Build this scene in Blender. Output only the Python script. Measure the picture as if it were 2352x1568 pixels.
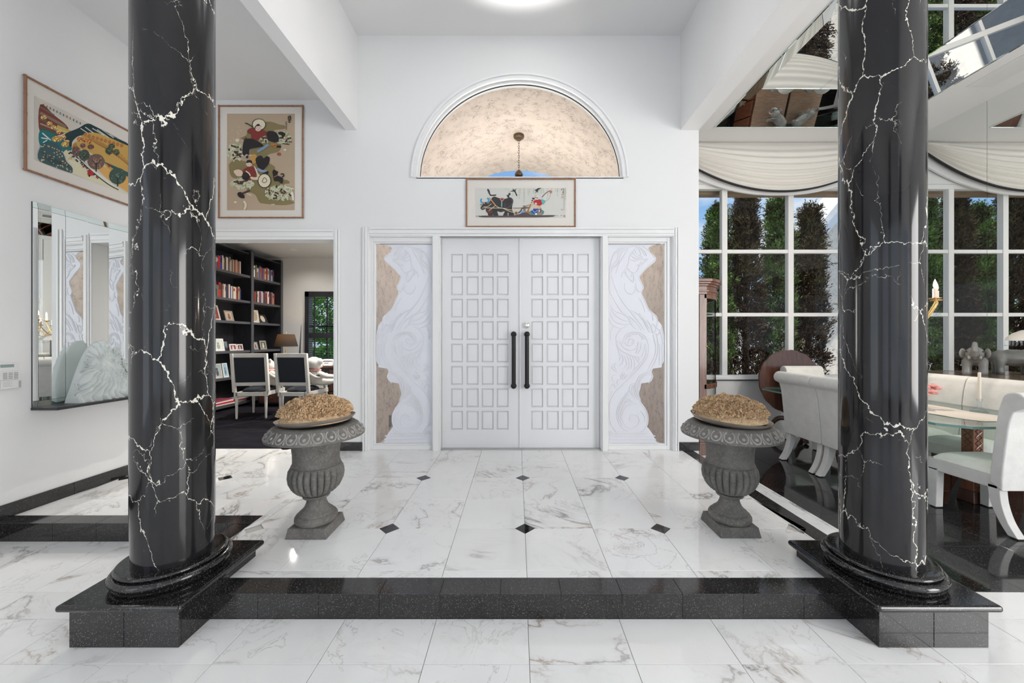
import bpy, bmesh, math, random
import numpy as np
from mathutils import Vector, Matrix
for o in list(bpy.data.objects): bpy.data.objects.remove(o, do_unlink=True)
S = bpy.context.scene
C = S.collection
R = math.radians
PI = math.pi

# ------------------------------------------------------------------ camera, sky, sun, large lights, exposure
F, VX, VY, H = 850.0, 1187.0, 780.0, 1.272      # focal length (px of 2352), vanishing point, eye height
cam_d = bpy.data.cameras.new('camera'); cam = bpy.data.objects.new('camera', cam_d); C.objects.link(cam)
cam.location = (0, 0, H); cam.rotation_euler = (R(90), 0, 0)
cam_d.sensor_width = 36; cam_d.lens = F / 2352 * 36
cam_d.shift_x = -(VX - 1176) / 2352; cam_d.shift_y = (VY - 784) / 2352
cam_d.clip_start = 0.02; cam_d.clip_end = 200
S.camera = cam
S.view_settings.view_transform = 'Standard'; S.view_settings.look = 'None'
S.view_settings.gamma = 1; S.view_settings.use_curve_mapping = False
S.view_settings.exposure = -0.3

W = bpy.data.worlds.new('sky'); S.world = W; W.use_nodes = True
nt = W.node_tree; nt.nodes.clear()
def wn(t, **k):
    n = nt.nodes.new(t)
    for a, b in k.items(): setattr(n, a, b)
    return n
tc = wn('ShaderNodeTexCoord'); sep = wn('ShaderNodeSeparateXYZ'); nt.links.new(tc.outputs['Generated'], sep.inputs[0])
rmp = wn('ShaderNodeValToRGB'); nt.links.new(sep.outputs['Z'], rmp.inputs[0])
cr = rmp.color_ramp; cr.elements[0].position = 0.0; cr.elements[0].color = (.42, .66, .93, 1)
cr.elements[1].position = .75; cr.elements[1].color = (.10, .30, .74, 1)
mpp = wn('ShaderNodeMapping'); mpp.inputs['Scale'].default_value = (1, 1, 2.6); nt.links.new(tc.outputs['Generated'], mpp.inputs[0])
nz = wn('ShaderNodeTexNoise'); nz.inputs['Scale'].default_value = 3.2; nz.inputs['Detail'].default_value = 8; nz.inputs['Roughness'].default_value = .55
nt.links.new(mpp.outputs[0], nz.inputs['Vector'])
cm = wn('ShaderNodeValToRGB'); nt.links.new(nz.outputs['Fac'], cm.inputs[0])
cm.color_ramp.elements[0].position = .46; cm.color_ramp.elements[1].position = .66
mx = wn('ShaderNodeMix', data_type='RGBA'); nt.links.new(cm.outputs[0], mx.inputs[0]); nt.links.new(rmp.outputs[0], mx.inputs[6]); mx.inputs[7].default_value = (1, 1, 1, 1)
bg = wn('ShaderNodeBackground'); nt.links.new(mx.outputs[2], bg.inputs[0]); bg.inputs[1].default_value = 1.35
wo = wn('ShaderNodeOutputWorld'); nt.links.new(bg.outputs[0], wo.inputs[0])

def add_light(name, kind, loc, rot, energy, color=(1, 1, 1), **k):
    d = bpy.data.lights.new(name, kind); d.energy = energy; d.color = color
    for a, b in k.items(): setattr(d, a, b)
    o = bpy.data.objects.new(name, d); C.objects.link(o); o.location = loc; o.rotation_euler = rot
    return o
add_light('sun', 'SUN', (-6, -8, 14), Vector((.30, .22, -1.0)).to_track_quat('-Z', 'Y').to_euler(), 7.0, (1, .96, .90), angle=R(.6))
# fill lamps added outside invented window openings in the wall behind the camera
LIVING = 19
for k, x in enumerate((-2.1, .9, 3.9)):
    add_light('room_fill_light', 'AREA', (x, -4.62, 1.75), (R(90), 0, 0), LIVING, (1, .965, .925), shape='RECTANGLE', size=2.2, size_y=2.9)
# fill lamp added outside an invented opening at the left end of the room
add_light('room_fill_light', 'AREA', (-3.95, -1.6, 1.8), (0, R(-90), 0), 45, (1, .97, .93), shape='RECTANGLE', size=3.0, size_y=2.9)
# fill lamp and opening added at the right end to brighten the left wall
add_light('room_fill_light', 'AREA', (6.10, -2.1, 1.8), (0, R(90), 0), 400, (1, .97, .93), shape='RECTANGLE', size=2.9, size_y=3.0)

# ------------------------------------------------------------------ helpers
def tag(o, label=None, cat=None, group=None, kind=None):
    if label: o['label'] = label
    if cat: o['category'] = cat
    if group: o['group'] = group
    if kind: o['kind'] = kind
    return o
def empty(name, loc=(0, 0, 0), rz=0, label=None, cat=None, group=None, parent=None):
    o = bpy.data.objects.new(name, None); C.objects.link(o); o.location = loc; o.rotation_euler = (0, 0, rz)
    o.empty_display_size = .1
    if parent: o.parent = parent
    return tag(o, label, cat, group)
def at(px, py, d):
    return Vector(((px - VX) / F * d, d, H + (VY - py) / F * d))
def smooth_path(pts, n=6, closed=False):
    P = [np.array(p, float) for p in pts]; m = len(P)
    if m < 3: return [tuple(p) for p in P]
    out = []
    rng = range(m) if closed else range(m - 1)
    for i in rng:
        if closed: a, b, c, d = P[(i - 1) % m], P[i], P[(i + 1) % m], P[(i + 2) % m]
        else: a, b, c, d = P[max(i - 1, 0)], P[i], P[i + 1], P[min(i + 2, m - 1)]
        for k in range(n):
            t = k / n
            out.append(tuple(.5 * ((2 * b) + (c - a) * t + (2 * a - 5 * b + 4 * c - d) * t * t + (3 * b - a - 3 * c + d) * t ** 3)))
    if not closed: out.append(tuple(P[-1]))
    return out

class MB:
    def __init__(s): s.v = []; s.f = []; s.m = []; s.cur = 0
    def add(s, vs, fs):
        b = len(s.v); s.v += [tuple(v) for v in vs]
        for f in fs: s.f.append(tuple(i + b for i in f)); s.m.append(s.cur)
        return s
    def box(s, x0, x1, y0, y1, z0, z1):
        return s.add([(x0, y0, z0), (x1, y0, z0), (x1, y1, z0), (x0, y1, z0), (x0, y0, z1), (x1, y0, z1), (x1, y1, z1), (x0, y1, z1)],
                     [(3, 2, 1, 0), (4, 5, 6, 7), (0, 1, 5, 4), (1, 2, 6, 5), (2, 3, 7, 6), (3, 0, 4, 7)])
    def frustum(s, b0, b1, z0, z1):           # two rectangles (x0,x1,y0,y1)
        vs = [(b0[0], b0[2], z0), (b0[1], b0[2], z0), (b0[1], b0[3], z0), (b0[0], b0[3], z0), (b1[0], b1[2], z1), (b1[1], b1[2], z1), (b1[1], b1[3], z1), (b1[0], b1[3], z1)]
        return s.add(vs, [(3, 2, 1, 0), (4, 5, 6, 7), (0, 1, 5, 4), (1, 2, 6, 5), (2, 3, 7, 6), (3, 0, 4, 7)])
    def prism(s, poly, fn0, fn1):             # poly of 2-D points, two maps to 3-D
        n = len(poly); vs = [fn0(*p) for p in poly] + [fn1(*p) for p in poly]
        return s.add(vs, [tuple(range(n - 1, -1, -1)), tuple(range(n, 2 * n))] + [(i, (i + 1) % n, n + (i + 1) % n, n + i) for i in range(n)])
    def prism_z(s, poly, z0, z1): return s.prism(poly, lambda a, b: (a, b, z0), lambda a, b: (a, b, z1))
    def prism_x(s, poly, x0, x1): return s.prism(poly, lambda a, b: (x0, a, b), lambda a, b: (x1, a, b))
    def prism_y(s, poly, y0, y1): return s.prism(poly, lambda a, b: (a, y1, b), lambda a, b: (a, y0, b))
    def lathe(s, prof, n=32, c=(0, 0, 0), mod=None, cap=True, a0=0, a1=2 * PI):
        full = abs(a1 - a0 - 2 * PI) < 1e-6; cols = n if full else n + 1; vs = []
        for j, (r, z) in enumerate(prof):
            for i in range(cols):
                a = a0 + (a1 - a0) * i / n; rr = r * (mod(j, a) if mod else 1)
                vs.append((c[0] + rr * math.cos(a), c[1] + rr * math.sin(a), c[2] + z))
        fs = []
        for j in range(len(prof) - 1):
            for i in range(n):
                k = (i + 1) % cols
                fs.append((j * cols + i, j * cols + k, (j + 1) * cols + k, (j + 1) * cols + i))
        if cap and full:
            if prof[0][0] > 1e-5: fs.append(tuple(range(n - 1, -1, -1)))
            if prof[-1][0] > 1e-5: fs.append(tuple((len(prof) - 1) * n + i for i in range(n)))
        return s.add(vs, fs)
    def tube(s, path, r, n=8, closed=False, flat=None):
        P = [Vector(p) for p in path]; m = len(P); vs = []; up = None
        for i, p in enumerate(P):
            if closed: t = P[(i + 1) % m] - P[i - 1]
            else: t = P[min(i + 1, m - 1)] - P[max(i - 1, 0)]
            if t.length < 1e-9: t = Vector((0, 0, 1))
            t.normalize()
            if up is None:
                up = Vector((0, 0, 1)) if abs(t.z) < .9 else Vector((1, 0, 0))
            a = (up - t * up.dot(t))
            if a.length < 1e-6: a = t.orthogonal()
            a.normalize(); b = t.cross(a); up = a
            rr = r[i] if isinstance(r, (list, tuple)) else r
            for k in range(n):
                q = 2 * PI * k / n
                vs.append(p + a * (rr * math.cos(q)) + b * (rr * math.sin(q)))
        fs = []
        for i in range(m if closed else m - 1):
            j = (i + 1) % m
            for k in range(n): fs.append((i * n + k, i * n + (k + 1) % n, j * n + (k + 1) % n, j * n + k))
        if not closed: fs += [tuple(range(n - 1, -1, -1)), tuple((m - 1) * n + k for k in range(n))]
        return s.add(vs, fs)
    def sphere(s, c, r, nu=16, nv=10, rot=None):
        if not isinstance(r, (list, tuple)): r = (r, r, r)
        vs = []
        def pt(x, y, z):
            q = Vector((x * r[0], y * r[1], z * r[2]))
            if rot is not None: q = rot @ q
            return (c[0] + q.x, c[1] + q.y, c[2] + q.z)
        vs.append(pt(0, 0, -1))
        for j in range(1, nv):
            a = -PI / 2 + PI * j / nv
            for i in range(nu):
                b = 2 * PI * i / nu; vs.append(pt(math.cos(a) * math.cos(b), math.cos(a) * math.sin(b), math.sin(a)))
        vs.append(pt(0, 0, 1)); fs = []; top = len(vs) - 1
        for i in range(nu): fs.append((0, 1 + (i + 1) % nu, 1 + i)); fs.append((top, 1 + (nv - 2) * nu + i, 1 + (nv - 2) * nu + (i + 1) % nu))
        for j in range(nv - 2):
            for i in range(nu):
                k = (i + 1) % nu; fs.append((1 + j * nu + i, 1 + j * nu + k, 1 + (j + 1) * nu + k, 1 + (j + 1) * nu + i))
        return s.add(vs, fs)
    def xf(s, M):
        s.v = [tuple(M @ Vector(v)) for v in s.v]; return s
    def mesh(s, name, mats, smooth=False, angle=38):
        me = bpy.data.meshes.new(name); me.from_pydata(s.v, [], s.f); me.validate()
        mats = mats if isinstance(mats, (list, tuple)) else [mats]
        for m in mats: me.materials.append(m)
        if len(mats) > 1 and len(me.polygons) == len(s.m): me.polygons.foreach_set('material_index', s.m)
        bm = bmesh.new(); bm.from_mesh(me); bmesh.ops.recalc_face_normals(bm, faces=bm.faces); bm.to_mesh(me); bm.free()
        if smooth:
            me.polygons.foreach_set('use_smooth', [True] * len(me.polygons)); me.set_sharp_from_angle(angle=R(angle))
        me.update(); return me
    def build(s, name, mats, parent=None, smooth=False, loc=None, rot=None, bevel=0, angle=38, segs=2):
        return link(s.mesh(name, mats, smooth, angle), name, parent, loc, rot, bevel, segs)
def link(me, name, parent=None, loc=None, rot=None, bevel=0, segs=2):
    o = bpy.data.objects.new(name, me); C.objects.link(o)
    if loc is not None: o.location = loc
    if rot is not None: o.rotation_euler = rot
    if parent: o.parent = parent
    if bevel:
        b = o.modifiers.new('edges', 'BEVEL'); b.width = bevel; b.segments = segs; b.limit_method = 'ANGLE'; b.angle_limit = R(40); b.harden_normals = False
    return o
def dup_tree(o, parent=None):
    c = o.copy(); C.objects.link(c); c.parent = parent
    for ch in list(o.children): dup_tree(ch, c)
    return c
def struct(o): return tag(o, kind='structure')

# ------------------------------------------------------------------ materials
class NM:
    def __init__(s, name):
        s.m = bpy.data.materials.new(name); s.m.use_nodes = True; s.t = s.m.node_tree; s.t.nodes.clear()
        s.o = s.n('ShaderNodeOutputMaterial')
    def n(s, t, **k):
        x = s.t.nodes.new(t)
        for a, b in k.items(): setattr(x, a, b)
        return x
    def l(s, a, b): s.t.links.new(a, b)
    def val(s, node, **k):
        for a, b in k.items(): node.inputs[a.replace('_', ' ')].default_value = b
        return node
    def pr(s, color=(.8, .8, .8), rough=.5, metal=0, **k):
        p = s.n('ShaderNodeBsdfPrincipled'); p.inputs['Base Color'].default_value = (*color[:3], 1)
        p.inputs['Roughness'].default_value = rough; p.inputs['Metallic'].default_value = metal
        for a, b in k.items(): p.inputs[a.replace('_', ' ')].default_value = b
        s.l(p.outputs[0], s.o.inputs[0]); s.p = p; return p
    def coord(s, kind='Object', scale=(1, 1, 1), rnd=0, rot=(0, 0, 0)):
        tc = s.n('ShaderNodeTexCoord'); v = tc.outputs[kind]
        if rnd:
            oi = s.n('ShaderNodeObjectInfo'); cx = s.n('ShaderNodeCombineXYZ')
            for i, f in enumerate((rnd, rnd * 1.7, rnd * .6)):
                mm = s.n('ShaderNodeMath', operation='MULTIPLY'); s.l(oi.outputs['Random'], mm.inputs[0]); mm.inputs[1].default_value = f; s.l(mm.outputs[0], cx.inputs[i])
            ad = s.n('ShaderNodeVectorMath', operation='ADD'); s.l(v, ad.inputs[0]); s.l(cx.outputs[0], ad.inputs[1]); v = ad.outputs[0]
        mp = s.n('ShaderNodeMapping'); mp.inputs['Scale'].default_value = scale; mp.inputs['Rotation'].default_value = rot
        s.l(v, mp.inputs[0]); return mp.outputs[0]
    def noise(s, v, scale, detail=4, rough=.5, dist=0):
        x = s.n('ShaderNodeTexNoise'); s.l(v, x.inputs['Vector']); x.inputs['Scale'].default_value = scale; x.inputs['Detail'].default_value = detail
        x.inputs['Roughness'].default_value = rough; x.inputs['Distortion'].default_value = dist; return x.outputs['Fac']
    def ramp(s, v, stops):
        r = s.n('ShaderNodeValToRGB'); s.l(v, r.inputs[0]); e = r.color_ramp.elements
        while len(e) < len(stops): e.new(.5)
        for k, (p, c) in enumerate(stops):
            e[k].position = p; e[k].color = (c, c, c, 1) if isinstance(c, (int, float)) else (*c, 1)
        return r.outputs[0]
    def mix(s, f, a, b, mode='MIX'):
        x = s.n('ShaderNodeMix', data_type='RGBA', blend_type=mode)
        for i, q in ((0, f), (6, a), (7, b)):
            if hasattr(q, 'links') or hasattr(q, 'is_linked'): s.l(q, x.inputs[i])
            elif i == 0: x.inputs[0].default_value = q
            else: x.inputs[i].default_value = (*q, 1)
        return x.outputs[2]
    def math(s, op, a, b=None, clamp=False):
        x = s.n('ShaderNodeMath', operation=op, use_clamp=clamp)
        for i, q in enumerate((a, b)):
            if q is None: continue
            if isinstance(q, (int, float)): x.inputs[i].default_value = q
            else: s.l(q, x.inputs[i])
        return x.outputs[0]
    def bump(s, hgt, strength=.2, dist=.01):
        b = s.n('ShaderNodeBump'); b.inputs['Strength'].default_value = strength; b.inputs['Distance'].default_value = dist
        s.l(hgt, b.inputs['Height']); s.l(b.outputs[0], s.p.inputs['Normal'])

def flat(name, color, rough=.5, metal=0, bump=0, bscale=60, var=0, **k):
    a = NM(name); a.pr(color, rough, metal, **k)
    if bump or var:
        v = a.coord('Object', rnd=7); f = a.noise(v, bscale, 3)
        if bump: a.bump(f, bump, .004)
        if var:
            f2 = a.noise(v, bscale * .15, 4); lo = tuple(c * (1 - var) for c in color[:3]); hi = tuple(min(1, c * (1 + var)) for c in color[:3])
            a.l(a.ramp(f2, [(.3, lo), (.7, hi)]), a.p.inputs['Base Color'])
    return a.m
def wood(name, c0, c1, rough=.3, scale=(1, 1, .12), k=26, coat=.3):
    a = NM(name); a.pr(c0, rough, Coat_Weight=coat, Coat_Roughness=.1)
    v = a.coord('Object', scale, rnd=9); f = a.noise(v, k, 5, .6, 1.2)
    a.l(a.ramp(f, [(.3, c0), (.7, c1)]), a.p.inputs['Base Color']); a.bump(f, .05, .002); return a.m
M = {}
M['wall'] = flat('wall_paint', (.80, .80, .80), .62, bump=.06, bscale=140)
M['ceil'] = flat('ceiling_paint', (.78, .78, .78), .8, bump=.04, bscale=120)
M['trim'] = flat('trim_paint', (.84, .84, .84), .35)
M['doorpaint'] = flat('door_paint', (.80, .80, .81), .38, bump=.05, bscale=60)
M['studywall'] = flat('study_wall_paint', (.62, .62, .61), .65)
M['grout'] = flat('grout', (.50, .48, .45), .8)
M['grout_dark'] = flat('dark_grout', (.30, .30, .30), .7)
def marble():
    a = NM('white_marble'); a.pr((.86, .86, .85), .07, Specular_IOR_Level=.62)
    v = a.coord('Object', rnd=61, rot=(0, 0, .5)); v2 = a.coord('Object', (1, 1, 1), rnd=37, rot=(0, 0, 1.1))
    n1 = a.noise(v, 1.15, 10, .60, .8); d1 = a.math('ABSOLUTE', a.math('SUBTRACT', n1, .5))
    vein = a.ramp(d1, [(0, 1), (.004, .85), (.011, .25), (.030, .05), (.05, 0)])
    n2 = a.noise(v2, 2.6, 8, .6, 1.4); d2 = a.math('ABSOLUTE', a.math('SUBTRACT', n2, .48))
    fine = a.ramp(d2, [(0, .55), (.004, .25), (.012, 0)])
    patch = a.ramp(a.noise(v2, 1.1, 3), [(.44, 0), (.60, 1)]); thick = a.ramp(a.noise(v, .9, 3), [(.50, .06), (.62, 1)])
    f = a.math('ADD', a.math('MULTIPLY', vein, thick), a.math('MULTIPLY', fine, patch), True)
    cloud = a.ramp(a.noise(v, 1.8, 6, .55), [(.35, (.90, .90, .895)), (.75, (.83, .828, .82))])
    tone = a.ramp(a.noise(v2, 2.3, 2), [(.45, (.33, .32, .31)), (.62, (.44, .37, .31))])
    a.l(a.mix(f, cloud, tone), a.p.inputs['Base Color']); return a.m
M['marble'] = marble()
def granite(name, base, rough=.06):
    a = NM(name); a.pr(base, rough, Specular_IOR_Level=.6)
    v = a.coord('Object', rnd=33); vo = a.n('ShaderNodeTexVoronoi'); a.l(v, vo.inputs['Vector']); vo.inputs['Scale'].default_value = 420
    sc = a.n('ShaderNodeSeparateColor'); a.l(vo.outputs['Color'], sc.inputs[0]); sp = a.math('GREATER_THAN', sc.outputs[0], .965)
    n = a.noise(v, 3, 4); a.l(a.mix(sp, a.ramp(n, [(.35, base), (.7, tuple(c * 1.9 for c in base))]), (.16, .16, .16)), a.p.inputs['Base Color'])
    return a.m
M['granite'] = granite('black_granite', (.010, .0095, .010))
M['granite_step'] = granite('black_step_granite', (.013, .012, .012), .09)
def portoro():
    a = NM('veined_black_marble'); a.pr((.012, .012, .014), .10, Specular_IOR_Level=.42)
    v = a.coord('Object', (1, 1, .62), rnd=23)
    tc2 = a.n('ShaderNodeTexNoise'); a.l(v, tc2.inputs['Vector']); tc2.inputs['Scale'].default_value = 5.5; tc2.inputs['Detail'].default_value = 6; tc2.inputs['Roughness'].default_value = .62
    sub = a.n('ShaderNodeVectorMath', operation='MULTIPLY_ADD'); a.l(tc2.outputs['Color'], sub.inputs[0]); sub.inputs[1].default_value = (.12, .12, .12); a.l(v, sub.inputs[2])
    n3 = a.n('ShaderNodeTexNoise'); a.l(v, n3.inputs['Vector']); n3.inputs['Scale'].default_value = 34; n3.inputs['Detail'].default_value = 4
    sub2 = a.n('ShaderNodeVectorMath', operation='MULTIPLY_ADD'); a.l(n3.outputs['Color'], sub2.inputs[0]); sub2.inputs[1].default_value = (.030, .030, .030); a.l(sub.outputs[0], sub2.inputs[2]); sub = sub2
    def web(scale, w, lo, hi, msc):
        vo = a.n('ShaderNodeTexVoronoi', feature='DISTANCE_TO_EDGE'); a.l(sub.outputs[0], vo.inputs['Vector']); vo.inputs['Scale'].default_value = scale
        wid = a.math('MULTIPLY', a.ramp(a.noise(v, msc, 3), [(lo, 0), (hi, 1)]), w)
        wid = a.math('MULTIPLY', wid, a.ramp(a.noise(v, 90, 2), [(.40, .15), (.58, 1)]))
        return a.math('LESS_THAN', vo.outputs['Distance'], wid)
    f = a.math('MAXIMUM', web(3.0, .0135, .34, .74, 3.6), web(5.2, .012, .50, .78, 4.4))
    base = a.ramp(a.noise(v, 2.2, 3), [(.35, (.008, .008, .010)), (.7, (.022, .021, .021))])
    a.l(a.mix(f, base, (.74, .71, .62)), a.p.inputs['Base Color']); return a.m
M['portoro'] = portoro()
M['black_polish'] = granite('polished_black_stone', (.009, .0085, .0085), .1)
M['mirror'] = flat('mirror_silver', (.90, .92, .91), .0, 1.0)
M['mirror_edge'] = flat('mirror_bevel', (.80, .88, .85), .02, 1.0)
def thin_glass(name, tint=(1, 1, 1), refl=1.0, rough=0):
    a = NM(name); t = a.n('ShaderNodeBsdfTransparent'); t.inputs[0].default_value = (*tint, 1)
    g = a.n('ShaderNodeBsdfGlossy'); g.inputs['Roughness'].default_value = rough; g.inputs[0].default_value = (.9 * refl, .9 * refl, .9 * refl, 1)
    lw = a.n('ShaderNodeLayerWeight'); lw.inputs[0].default_value = .5; sch = a.math('ADD', a.math('MULTIPLY', a.math('POWER', lw.outputs['Facing'], 5.0), .94), .045)
    mxs = a.n('ShaderNodeMixShader'); a.l(sch, mxs.inputs[0]); a.l(t.outputs[0], mxs.inputs[1]); a.l(g.outputs[0], mxs.inputs[2]); a.l(mxs.outputs[0], a.o.inputs[0]); return a.m
M['glass'] = thin_glass('window_glass', (.97, .98, .98), .14)
M['glass_green'] = thin_glass('green_plate_glass', (.80, .90, .87), 1.0)
M['glass_edge'] = flat('green_glass_edge', (.10, .22, .20), .08, 0, Specular_IOR_Level=.8)
M['crystal'] = thin_glass('crystal', (.93, .95, .97), 1.1)
def frosted(name, col, bl=.5):
    a = NM(name); d = a.n('ShaderNodeBsdfPrincipled'); d.inputs['Base Color'].default_value = (*col, 1); d.inputs['Roughness'].default_value = .35
    t = a.n('ShaderNodeBsdfTranslucent'); t.inputs[0].default_value = (*col, 1)
    x = a.n('ShaderNodeMixShader'); x.inputs[0].default_value = bl; a.l(d.outputs[0], x.inputs[1]); a.l(t.outputs[0], x.inputs[2]); a.l(x.outputs[0], a.o.inputs[0]); return a.m
M['frost'] = frosted('frosted_etched_glass', (.925, .935, .99), .24)
M['frost_line'] = frosted('carved_glass_ridge', (.98, .98, 1.0), .45)  # ridges coloured whiter than the field to stand in for relief shading
M['lucite'] = frosted('frosted_crystal', (.86, .90, .89), .45)
M['fabric'] = flat('white_jacquard', (.71, .705, .68), .85, bump=.35, bscale=90, var=.05, Sheen_Weight=.2)
M['fabric_cream'] = flat('cream_swag_fabric', (.76, .73, .68), .9, bump=.1, bscale=160)
M['linen'] = flat('cream_linen', (.72, .66, .58), .9, bump=.1, bscale=200)
M['black_cloth'] = flat('black_braid', (.02, .02, .026), .8)
M['navy'] = flat('navy_upholstery', (.016, .020, .030), .85, bump=.2, bscale=300)
def carpet():
    a = NM('dark_carpet'); a.pr((.02, .02, .028), 1.0, Specular_IOR_Level=.1)
    v = a.coord('Object', (1.0, 3.2, 1)); f = a.noise(v, 3.5, 6, .65, .6); a.l(a.ramp(f, [(.32, (.006, .007, .012)), (.72, (.026, .022, .028))]), a.p.inputs['Base Color'])
    a.bump(a.noise(a.coord('Object'), 260, 3), .7, .01); return a.m
M['carpet'] = carpet()
M['wood'] = wood('mahogany', (.10, .035, .018), (.20, .075, .04))
M['darkwood'] = wood('dark_mahogany', (.045, .018, .012), (.095, .036, .022))
M['redwood'] = wood('carved_walnut', (.16, .06, .03), (.26, .10, .05))
M['bamboo'] = wood('bamboo_frame', (.22, .10, .05), (.33, .165, .085), .4)
M['ebony'] = wood('ebonised_wood', (.012, .013, .017), (.030, .030, .036), .35, coat=.1)
M['shelf'] = flat('grey_black_shelf', (.075, .075, .085), .35)
M['traver'] = wood('brown_travertine', (.19, .12, .08), (.34, .235, .165), .18, (.12, 1, 1), 40)
M['white_lacquer'] = flat('distressed_white_paint', (.72, .70, .66), .5, var=.04)
M['blackmetal'] = flat('black_iron', (.012, .012, .012), .35, .4)
M['brass'] = flat('brass', (.75, .52, .22), .25, 1)
M['bronze'] = flat('aged_bronze', (.15, .10, .06), .4, .8)
M['chrome'] = flat('nickel', (.82, .80, .76), .15, 1)
M['plush'] = flat('white_plush', (.78, .74, .68), 1, bump=.8, bscale=120, Sheen_Weight=.4)
M['candle'] = flat('ivory_wax', (.80, .74, .63), .5, Subsurface_Weight=.2)
M['pink'] = flat('pink_petal', (.78, .36, .33), .7, var=.15, bscale=30)
M['plastic'] = flat('white_plastic', (.74, .74, .73), .4)
M['grey_plastic'] = flat('grey_plastic', (.40, .40, .40), .5)
M['lcd'] = flat('green_grey_display', (.26, .34, .32), .2)
M['ink'] = flat('black_print', (.02, .02, .02), .7)
M['matboard'] = flat('cream_mat_board', (.72, .68, .63), .9)
M['rug_black'] = flat('matt_black', (.01, .01, .01), .9)
def stone():
    a = NM('grey_cast_stone'); a.pr((.10, .095, .088), .75)
    v = a.coord('Object', rnd=5); f = a.noise(v, 9, 7, .65); g = a.noise(v, 70, 4, .7)
    c = a.mix(a.ramp(g, [(.5, 0), (.75, .55)]), a.ramp(f, [(.3, (.092, .086, .078)), (.7, (.175, .166, .152))]), (.31, .30, .28))
    a.l(c, a.p.inputs['Base Color']); a.bump(g, .25, .004); return a.m
M['stone'] = stone()
M['stone_pale'] = flat('pale_stone_ridge', (.30, .29, .27), .75, var=.2, bscale=60)  # paler than the rest of the urn so the ridges stand out
M['pewter'] = flat('weathered_tin', (.42, .37, .32), .4, .6, var=.25, bscale=40)
def moss():
    a = NM('dried_moss'); a.pr((.45, .28, .13), .9)
    v = a.coord('Object', rnd=3); f = a.noise(v, 30, 4, .7); g = a.noise(v, 190, 2)
    a.l(a.mix(a.ramp(g, [(.4, 0), (.68, .8)]), a.ramp(f, [(.3, (.30, .15, .06)), (.5, (.64, .39, .19)), (.72, (.86, .65, .41))]), (.92, .78, .56)), a.p.inputs['Base Color']); return a.m
M['moss'] = moss()
def stucco(name, c0, c1):
    a = NM(name); a.pr(c0, .9)
    v = a.coord('Object', (1, 1, 1)); w = a.coord('Object', (1, 1.6, 1.6)); n = a.noise(w, 13.0, 6, .65, 1.2)
    cracks = a.ramp(a.math('ABSOLUTE', a.math('SUBTRACT', n, .5)), [(0, 1), (.018, .7), (.036, 0)])
    msk = a.ramp(a.noise(v, 9, 4), [(.42, 0), (.60, 1)]); cracks = a.math('MULTIPLY', cracks, msk)
    a.l(a.mix(cracks, a.ramp(a.noise(v, 5, 4), [(.3, c0), (.7, c1)]), tuple(c * .45 for c in c0)), a.p.inputs['Base Color'])
    a.bump(a.math('SUBTRACT', a.noise(v, 60, 4, .6), cracks), .35, .008); return a.m
M['stucco'] = stucco('peach_stucco', (.66, .555, .48), (.72, .61, .53))
M['stucco2'] = stucco('beige_stucco', (.74, .66, .56), (.80, .72, .62))
def leafmat(name, stops):
    a = NM(name); a.pr((.1, .2, .05), .7, Specular_IOR_Level=.2)
    v = a.coord('Object', rnd=11); f = a.noise(v, 2.4, 5, .7); g = a.noise(v, 22, 3)
    a.l(a.ramp(a.math('ADD', a.math('MULTIPLY', f, .6), a.math('MULTIPLY', g, .4)), stops), a.p.inputs['Base Color']); return a.m
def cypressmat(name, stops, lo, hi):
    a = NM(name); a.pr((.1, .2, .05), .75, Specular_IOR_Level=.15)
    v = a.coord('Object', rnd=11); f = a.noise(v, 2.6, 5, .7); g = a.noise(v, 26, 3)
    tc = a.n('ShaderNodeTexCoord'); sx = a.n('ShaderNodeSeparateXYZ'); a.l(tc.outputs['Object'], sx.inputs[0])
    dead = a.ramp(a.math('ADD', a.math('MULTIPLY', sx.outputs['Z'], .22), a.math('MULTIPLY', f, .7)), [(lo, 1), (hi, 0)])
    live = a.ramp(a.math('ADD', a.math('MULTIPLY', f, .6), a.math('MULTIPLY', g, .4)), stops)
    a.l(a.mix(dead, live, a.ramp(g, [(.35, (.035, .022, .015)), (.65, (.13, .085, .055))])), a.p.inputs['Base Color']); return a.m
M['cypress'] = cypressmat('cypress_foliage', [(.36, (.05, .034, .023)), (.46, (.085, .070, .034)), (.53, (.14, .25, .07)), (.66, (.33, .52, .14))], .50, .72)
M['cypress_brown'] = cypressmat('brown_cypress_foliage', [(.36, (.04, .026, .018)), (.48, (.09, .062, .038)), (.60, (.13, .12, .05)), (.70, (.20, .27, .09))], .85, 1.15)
M['bush'] = leafmat('hedge_foliage', [(.34, (.03, .09, .015)), (.5, (.10, .26, .04)), (.66, (.30, .50, .10))])
M['lawn'] = leafmat('lawn_grass', [(.34, (.14, .30, .05)), (.5, (.24, .42, .08)), (.66, (.34, .52, .13))])
M['bark'] = flat('cypress_bark', (.10, .065, .045), .9, bump=.6, bscale=30, var=.3)
M['paving'] = flat('pale_paving', (.72, .70, .67), .8, var=.08)
M['garden_wall'] = flat('white_garden_wall', (.80, .80, .79), .8)
M['eave_brown'] = flat('brown_eave_board', (.34, .24, .16), .7, var=.2, bscale=30)
def emis(name, col, st):
    a = NM(name); e = a.n('ShaderNodeEmission'); e.inputs[0].default_value = (*col, 1); e.inputs[1].default_value = st; a.l(e.outputs[0], a.o.inputs[0]); return a.m
M['bulb'] = emis('lit_bulb', (1, .72, .42), 14)
M['downlight'] = emis('lit_downlight', (1, .95, .88), 9)
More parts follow.
